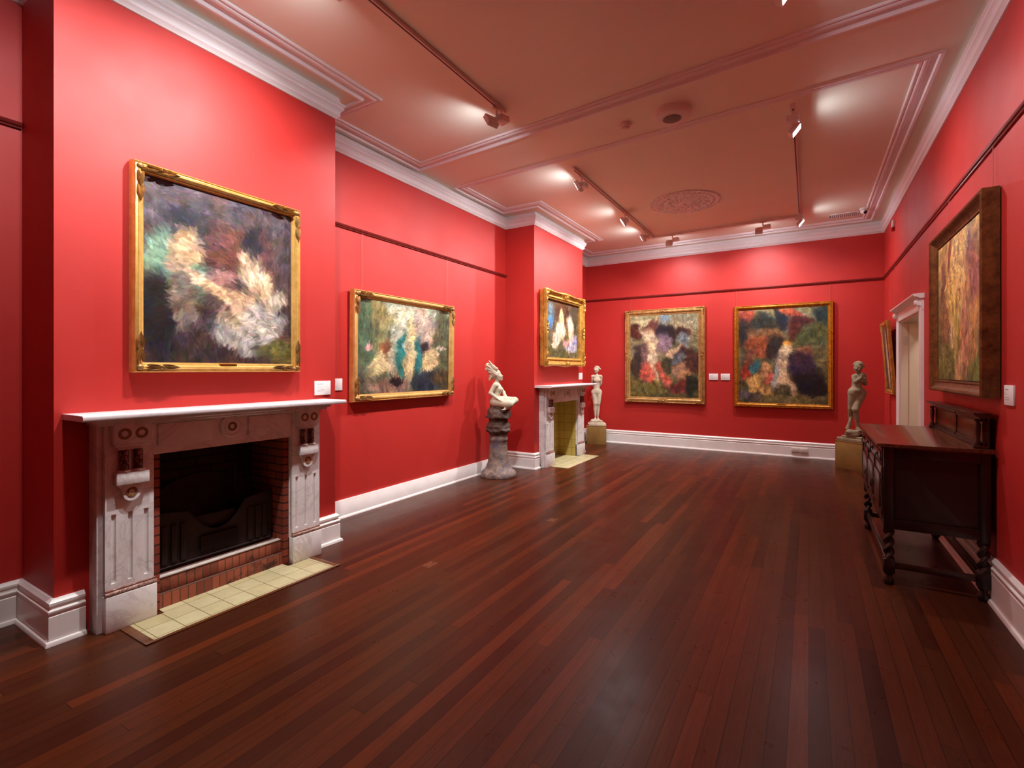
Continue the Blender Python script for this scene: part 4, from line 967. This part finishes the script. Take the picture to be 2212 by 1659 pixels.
# --- standing figure in the far left corner
def plinth(name, label, loc, rz, hx, hy, h):
    t = thing(name, label, 'plinth', loc, rz)
    bm = new(); box(bm, -hx, hx, -hy, hy, 0, h-.008, .002); obj('box', bm, M['khaki'], t)
    bm = new(); box(bm, -hx-.004, hx+.004, -hy-.004, hy+.004, h-.008, h, .002); obj('top_board', bm, M['khaki'], t); return t
plinth('display_plinth', 'khaki painted box plinth in the far left corner under the armless-looking statue', (-3.90, 9.955, 0), .36, .205, .165, .39)
s2 = thing('standing_statue', 'slim pale stone woman with arms behind her back in the far left corner', 'statue', (-3.895, 9.95, .39), .47)
bm = new(); box(bm, -.185, .185, -.13, .13, 0, .05, .008); box(bm, -.15, .15, -.11, .11, .05, .075, .01); obj('base_slab', bm, M['clay'], s2)
def slim(bm):
    z = .155
    rn = random.Random(9)
    for k in range(14): ball(bm, (rn.uniform(-.08, .09), rn.uniform(-.06, .05), .095+rn.uniform(-.01, .015)), rn.uniform(.03, .045), 2, (1.3, 1, .7))
    for q in (-1, 1):
        capsule(bm, (q*.052, 0, z+.53), (q*.038, -.01, z+.31), .060, .040); capsule(bm, (q*.038, -.01, z+.31), (q*.035, .012, z+.20), .037, .034)
        capsule(bm, (q*.035, .012, z+.20), (q*.025, .008, z+.03), .034, .019); ball(bm, (q*.036, -.03, z+.315), .022, 2)
        foot(bm, (q*.026, .008, z-.005), (q*.35, -1, 0), .62)
        capsule(bm, (q*.092, .008, z+.885), (q*.098, .045, z+.74), .032, .024); capsule(bm, (q*.098, .045, z+.74), (q*.035, .085, z+.62), .023, .016); hand(bm, (q*.04, .075, z+.62), (-q*.8, .1, -.4), (0, -1, 0), .6)
        ball(bm, (q*.034, -.045, z+.80), .031, 2); ball(bm, (q*.055, .02, z+.56), .062, 2)
    ball(bm, (0, .0, z+.56), .1, 3, (1.05, .72, .75)); capsule(bm, (-.03, 0, z+.50), (.03, 0, z+.50), .045, .045); capsule(bm, (0, -.005, z+.60), (0, 0, z+.70), .074, .058); capsule(bm, (0, 0, z+.70), (0, .0, z+.82), .060, .072)
    capsule(bm, (-.085, 0, z+.896), (.085, 0, z+.896), .031, .031); capsule(bm, (0, .0, z+.82), (0, 0, z+.90), .075, .04); capsule(bm, (0, 0, z+.90), (0, .0, z+.985), .026, .024)
    head(bm, (-.005, -.005, z+1.035), (-.55, -.8, .12), (0, .1, 1), .68)
sculpt('body', slim, M['clay'], s2, (-.2, -.2, .06), (.2, .2, 1.36), .0048, 1, .003)

# --- standing figure by the right end of the far wall
plinth('display_plinth', 'khaki painted box plinth with chipped foot in the far right corner behind the sideboard', (.672, 9.525, 0), -.74, .225, .21, .44)
s3 = thing('standing_statue', 'grey stone woman with hands raised to her chin in the far right corner', 'statue', (.655, 9.50, .44), YAW)
bm = new(); box(bm, -.215, .20, -.17, .17, 0, .055, .01); box(bm, -.17, .16, -.13, .13, .055, .085, .014); obj('base_slab', bm, M['clay2'], s3, rot=(0, 0, -YAW-.74))
def full(bm):
    z = .225; rn = random.Random(4)
    for k in range(26): ball(bm, (rn.uniform(-.13, .12), rn.uniform(-.08, .08), .12+rn.uniform(-.02, .04)), rn.uniform(.035, .055), 2, (1.3, 1, .7))
    # weight leg crossing forward, trailing leg behind, drapery support
    capsule(bm, (.055, 0, z+.53), (-.062, -.055, z+.285), .078, .045); ball(bm, (-.064, -.07, z+.28), .036, 2); capsule(bm, (-.062, -.05, z+.285), (-.025, -.03, z+.16), .042, .040); capsule(bm, (-.025, -.03, z+.16), (-.008, -.02, z+.03), .040, .024)
    foot(bm, (-.008, -.02, z+.0), (-.1, -1, 0), .62)
    capsule(bm, (-.058, .01, z+.52), (-.075, .03, z+.30), .070, .044); capsule(bm, (-.075, .03, z+.30), (-.05, .09, z+.12), .040, .026); foot(bm, (-.06, .08, z+.03), (-.6, -.3, 0), .55)
    capsule(bm, (-.055, .05, z+.16), (-.12, .04, z-.03), .020, .03)
    ball(bm, (.0, .01, z+.56), .12, 3, (1.05, .78, .8)); ball(bm, (.065, .02, z+.535), .075, 2)
    ball(bm, (-.03, -.055, z+.585), .052, 2); capsule(bm, (-.005, 0, z+.61), (.0, 0, z+.69), .078, .063); capsule(bm, (.0, 0, z+.69), (.012, 0, z+.775), .063, .075)
    capsule(bm, (-.045, -.01, z+.80), (.095, .01, z+.82), .040, .042); capsule(bm, (.012, 0, z+.775), (.02, 0, z+.83), .078, .045); ball(bm, (-.05, -.05, z+.735), .034, 2); ball(bm, (.03, -.068, z+.735), .034, 2)
    capsule(bm, (.02, 0, z+.83), (.015, -.012, z+.885), .030, .028)
    capsule(bm, (.108, .01, z+.82), (.105, -.035, z+.69), .038, .030); capsule(bm, (.105, -.035, z+.69), (.045, -.10, z+.775), .029, .019); hand(bm, (.045, -.10, z+.775), (-.45, .1, .8), (0, 1, 0), .66, .7)
    capsule(bm, (-.055, -.01, z+.80), (-.07, -.06, z+.72), .034, .026); capsule(bm, (-.07, -.06, z+.72), (-.005, -.095, z+.79), .025, .018); hand(bm, (-.005, -.095, z+.79), (.5, -.05, .8), (0, 1, 0), .66, .7, -1)
    head(bm, (.004, -.02, z+.95), (-.35, -.85, -.28), (.05, -.25, .95), .74)
sculpt('body', full, M['clay2'], s3, (-.26, -.24, .08), (.26, .24, 1.36), .0048, 1, .003)

# ------------------------------------------------------------------ ceiling fittings
def track(label, pts):
    t = thing('light_track', label, 'light track', (pts[0][0], pts[0][1], ZP), group=None)
    o = Vector((pts[0][0], pts[0][1]))
    for (p, q) in zip(pts, pts[1:]):
        a, b = Vector(p)-o, Vector(q)-o; d = (b-a).normalized(); s_ = Vector((-d.y, d.x))*.018
        bm = new(); q4 = [a+s_, a-s_, b-s_, b+s_]
        extrude_poly(bm, [tuple(k) for k in q4], lambda x, y: (x, y, -.030), lambda x, y: (x, y, 0)); obj('rail', bm, M['fit'], t)
        s2_ = s_*.35; bm = new(); e = d*.03; q4 = [a+s2_+e, a-s2_+e, b-s2_-e, b+s2_-e]
        extrude_poly(bm, [tuple(k) for k in q4], lambda x, y: (x, y, -.0312), lambda x, y: (x, y, -.028)); obj('slot', bm, M['track'], t)
        for e_ in (a, b): bm = new(); box(bm, e_.x-.022, e_.x+.022, e_.y-.022, e_.y+.022, -.033, 0, .002); obj('end_cap', bm, M['fit'], t)
track('white ceiling light track over the near left of the room', [(-2.54, -1.6), (-2.54, 4.04)])
track('long U-shaped white ceiling light track around the far half of the room', [(-2.51, 5.62), (-2.51, 9.28), (-.13, 9.22), (-.13, 5.38)])
track('white ceiling light track over the near right of the room', [(-.14, -1.6), (-.14, 3.62)])

proto = None
SPOTS = 'white rectangular track spotlights'
def make_spot():
    t = thing('track_spotlight', 'white spotlight', 'spotlight', group=SPOTS)
    bm = new(); box(bm, -.014, .014, -.05, .05, -.052, -.0335, .002); lathe(bm, [(.01, -.105), (.01, -.045)], 0, .0, 12); obj('track_adapter', bm, M['fit'], t)
    bm = new(); box(bm, -.055, .055, -.115, -.005, -.155, -.100, .004); obj('driver_box', bm, M['fit'], t)
    h = new(); rt = Matrix.Translation((.01, .06, -.10)) @ Matrix.Rotation(0, 4, 'Y')
    box(h, -.024, .024, -.058, .058, -.062, .062, .005); ho = obj('lamp_head', h, M['fit'], t); ho.location = (.012, .06, -.175)
    bm = new(); box(bm, .0235, .0255, -.048, .048, -.05, .05, .0008); lo = obj('lens', bm, M['lens'], ho)
    ld = bpy.data.lights.new('spot_beam', 'AREA'); ld.shape = 'RECTANGLE'; ld.spread = math.radians(134); ld.size = .09; ld.size_y = .09; ld.energy = LAMP_W; ld.color = (1.0, .965, .96)
    L = bpy.data.objects.new('spot_beam', ld); COL.objects.link(L); L.parent = ho; L.location = (.030, 0, 0); L.rotation_euler = (0, -math.radians(60), 0)   # area lights shine along -z
    return t
def spot(label, x, y, aim, tilt, power=1.0, first=[True]):
    """aim: horizontal direction (radians from +x); tilt: downward angle of the beam"""
    global proto
    if proto is None: proto = make_spot(); t = proto
    else: t = copy_tree(proto)
    t['label'] = label; t.location = (x, y, ZP); t.rotation_euler = (0, 0, aim)
    ho = [c for c in t.children if c.name.startswith('lamp_head')][0]; ho.rotation_euler = (0, tilt, 0)
    for c in ho.children:
        if c.type == 'LIGHT':
            if power != 1.0: c.data = c.data.copy(); c.data.energy = LAMP_W*power
    return t
T = math.radians
spot('white spotlight at the near end of the left track above the largest painting', -2.54, 2.02, PI, T(33), .97)
spot('white spotlight hanging at the far end of the near left track', -2.54, 3.92, PI-.30, T(34), 1.0)
spot('first spotlight from the near end of the far left track', -2.51, 5.88, PI+.05, T(28), .75)
spot('lit spotlight in the middle of the far left track', -2.51, 7.62, PI+.22, T(33), 1.15)
spot('spotlight just before the far left corner of the track', -2.51, 8.75, PI-.05, T(28), .9)
spot('leftmost spotlight on the far cross track, next to the corner', -2.15, 9.27, PI/2, T(40), .40)
spot('spotlight on the far cross track left of the air vent', -.66, 9.235, PI/2, T(38), .56)
spot('glowing spotlight at the far right corner of the track', -.13, 9.0, .0, T(39), .24)
spot('brightly glowing spotlight at the near end of the far right track', -.13, 5.48, .0, T(39), .34)
spot('spotlight at the end of the near right track, cut by the top of the photo', -.14, 3.42, .0, T(37), .35)
spot('spotlight on the near left track beside the near alcove', -2.54, 1.12, PI+.25, T(36), .5)

# ceiling rose
r0 = thing('ceiling_rose', 'round plaster ceiling rose with leaf ornament on the far half of the ceiling', 'ceiling rose', (-1.60, 7.66, ZP))
bm = new(); lathe(bm, [(.50, 0), (.50, -.006), (.47, -.012), (.44, -.006), (.40, -.006), (.385, -.016), (.37, -.008), (.28, -.008), (.265, -.018), (.25, -.012), (.16, -.014), (.12, -.024), (.06, -.028), (.01, -.03)], 0, 0, 72); obj('rose_plate', bm, M['cornice'], r0)
bm = new()
for k in range(56):
    a = 2*PI*k/56; ball(bm, (.49*math.cos(a), .49*math.sin(a), -.012), .020, 1, (1, 1, .7))
for k in range(36):
    a = 2*PI*k/36; ball(bm, (.42*math.cos(a), .42*math.sin(a), -.010), .018, 1, (1.3, .8, .8))
obj('bead_border', bm, M['cornice'], r0)
bm = new()
for k in range(18):
    a = 2*PI*k/18
    for (ra, rb, wd) in ((.07, .17, .016), (.18, .25, .02), (.29, .36, .022)):
        o_ = a+(.17 if ra == .18 else 0); d = Vector((math.cos(o_), math.sin(o_), 0)); s_ = Vector((-d.y, d.x, 0)); rows = []
        for i in range(6):
            u = i/5; w2 = wd*math.sin(PI*(u*.9+.08)); c = d*(ra+(rb-ra)*u)+Vector((0, 0, -.016-.016*math.sin(PI*u)))
            rows.append([bm.verts.new(c-s_*w2+Vector((0, 0, .012))), bm.verts.new(c), bm.verts.new(c+s_*w2+Vector((0, 0, .012)))])
        for a_, b_ in zip(rows, rows[1:]):
            for i in range(2): bm.faces.new((a_[i], a_[i+1], b_[i+1], b_[i]))
ball(bm, (0, 0, -.045), .03, 2); obj('leaf_ornament', bm, M['cornice'], r0)

sp_ = thing('ceiling_speaker', 'large round white speaker mounted on the ceiling beam', 'speaker', (-1.13, 4.86, ZS))
bm = new(); lathe(bm, [(.165, 0), (.165, -.055), (.158, -.066), (.145, -.07), (.10, -.07), (.098, -.074), (.088, -.074), (.085, -.07)], 0, 0, 48); obj('housing', bm, M['fit'], sp_)
bm = new(); lathe(bm, [(.082, -.068), (.082, -.0745), (.07, -.0765), (.002, -.0775)], 0, 0, 36); obj('grille', bm, M['grille'], sp_)
sd = thing('smoke_detector', 'small white smoke detector beside the round ceiling speaker', 'smoke detector', (-1.60, 4.86, ZS))
bm = new(); lathe(bm, [(.058, 0), (.058, -.018), (.05, -.034), (.042, -.04), (.01, -.042)], 0, 0, 32); obj('housing', bm, M['fit'], sd)
bm = new(); lathe(bm, [(.03, -.040), (.036, -.046), (.034, -.056), (.02, -.062), (.002, -.063)], 0, 0, 24); obj('sensing_cap', bm, M['plastic'], sd)
av = thing('air_vent', 'slatted rectangular air vent in the ceiling near the far right corner', 'air vent', (.50, 9.62, ZP), 0.0)
bm = new(); box(bm, -.22, .22, -.11, -.095, -.012, 0, .002); box(bm, -.22, .22, .095, .11, -.012, 0, .002); box(bm, -.22, -.205, -.11, .11, -.012, 0, .002); box(bm, .205, .22, -.11, .11, -.012, 0, .002); obj('frame', bm, M['fit'], av)
bm = new(); box(bm, -.205, .205, -.095, .095, -.003, .0); obj('duct_back', bm, M['black'], av)
bm = new()
for k in range(15):
    x = -.19+.027*k; quad(bm, (x, -.095, -.003), (x+.018, -.095, -.014), (x+.018, .095, -.014), (x, .095, -.003)); quad(bm, (x+.0015, .095, -.003), (x+.0195, .095, -.014), (x+.0195, -.095, -.014), (x+.0015, -.095, -.003))
obj('slats', bm, M['fit'], av, smooth=0)
cc = thing('security_camera', 'small round white security camera beside the air vent', 'security camera', (.735, 9.40, ZP))
bm = new(); lathe(bm, [(.055, 0), (.055, -.02), (.045, -.03)], 0, 0, 28); ball(bm, (0, 0, -.045), .045, 3); obj('housing', bm, M['fit'], cc)
bm = new(); mt = Matrix.Translation((0, 0, -.05)) @ Matrix.Rotation(YAW-.1, 4, 'Z') @ Matrix.Rotation(T(118), 4, 'X'); lathe(bm, [(.034, .0), (.034, .043), (.030, .05)], 0, 0, 24, mat=mt); obj('camera_ball', bm, M['fit'], cc)
bm = new(); lathe(bm, [(.026, .048), (.025, .053), (.012, .057), (.001, .058)], 0, 0, 24, mat=mt); obj('camera_lens', bm, M['black'], cc)
dt = thing('motion_sensor', 'small red and white sensor high on the right wall near the corner', 'sensor'); at_wall(dt, 'R', 9.1, 3.62)
bm = new(); box(bm, -.035, .035, -.035, 0, .06, .16, .006); obj('housing', bm, M['fit'], dt)
bm = new(); box(bm, -.022, .022, -.045, 0, 0, .055, .008); obj('alarm_cap', bm, M['redplastic'], dt)

# power outlets on the far skirting
def outlet(label, x):
    t = thing('power_outlet', label, 'power outlet', group='double outlets on the far skirting'); at_wall(t, 'F', x, .095, .032)
    bm = new(); box(bm, -.06, .06, -.03, 0, 0, .075, .004); obj('cover_plate', bm, M['plastic'], t)
    bm = new(); box(bm, -.032, -.016, -.034, -.03, .04, .056, .002); obj('rocker_switch', bm, M['plastic'], t)
    bm = new()
    for (a, b) in ((.014, .048), (.032, .048), (.023, .026)): box(bm, a-.002, a+.002, -.0305, -.029, b-.006, b+.006)
    obj('sockets', bm, M['ink'], t)
outlet('left power outlet on the far skirting board', -.21); outlet('right power outlet on the far skirting board', -.075)
# picture rail hook in the near alcove
hk = thing('rail_hook', 'small metal hook on the picture rail at the left edge of the photo', 'hook'); at_wall(hk, 'L', .93, 3.136)
bm = new(); tube(bm, [(0, 0, 0), (0, -.015, .012), (0, -.034, .004), (0, -.036, -.03)], .004, 8); obj('wire_hook', bm, M['screw'], hk)
# floor access screws
for i, (x, y, l) in enumerate(((-2.62, 3.05, 'small timber patch with screws in the floor beyond the near hearth'), (-2.30, 4.62, 'small timber patch with screws in the middle of the floor'))):
    t = thing('floor_patch', l, 'floor patch', (x, y, 0)); bm = new(); box(bm, -.04, .04, -.06, .06, -.004, .0008); obj('timber_plug', bm, M['oakpanel'], t)
    bm = new()
    for q in (-.04, .04): lathe(bm, [(.006, .0006), (.006, .0016), (.002, .0018)], 0, q, 12)
    obj('screw', bm, M['iron'], t)

# unseen fill light, added to brighten the passage beyond the doorway
pl = bpy.data.lights.new('passage_fill', 'AREA'); pl.shape = 'DISK'; pl.size = .3; pl.energy = 14; pl.color = (1, .9, .78)
po = bpy.data.objects.new('passage_fill', pl); COL.objects.link(po); po.location = (W+.75, 7.6, 2.97)
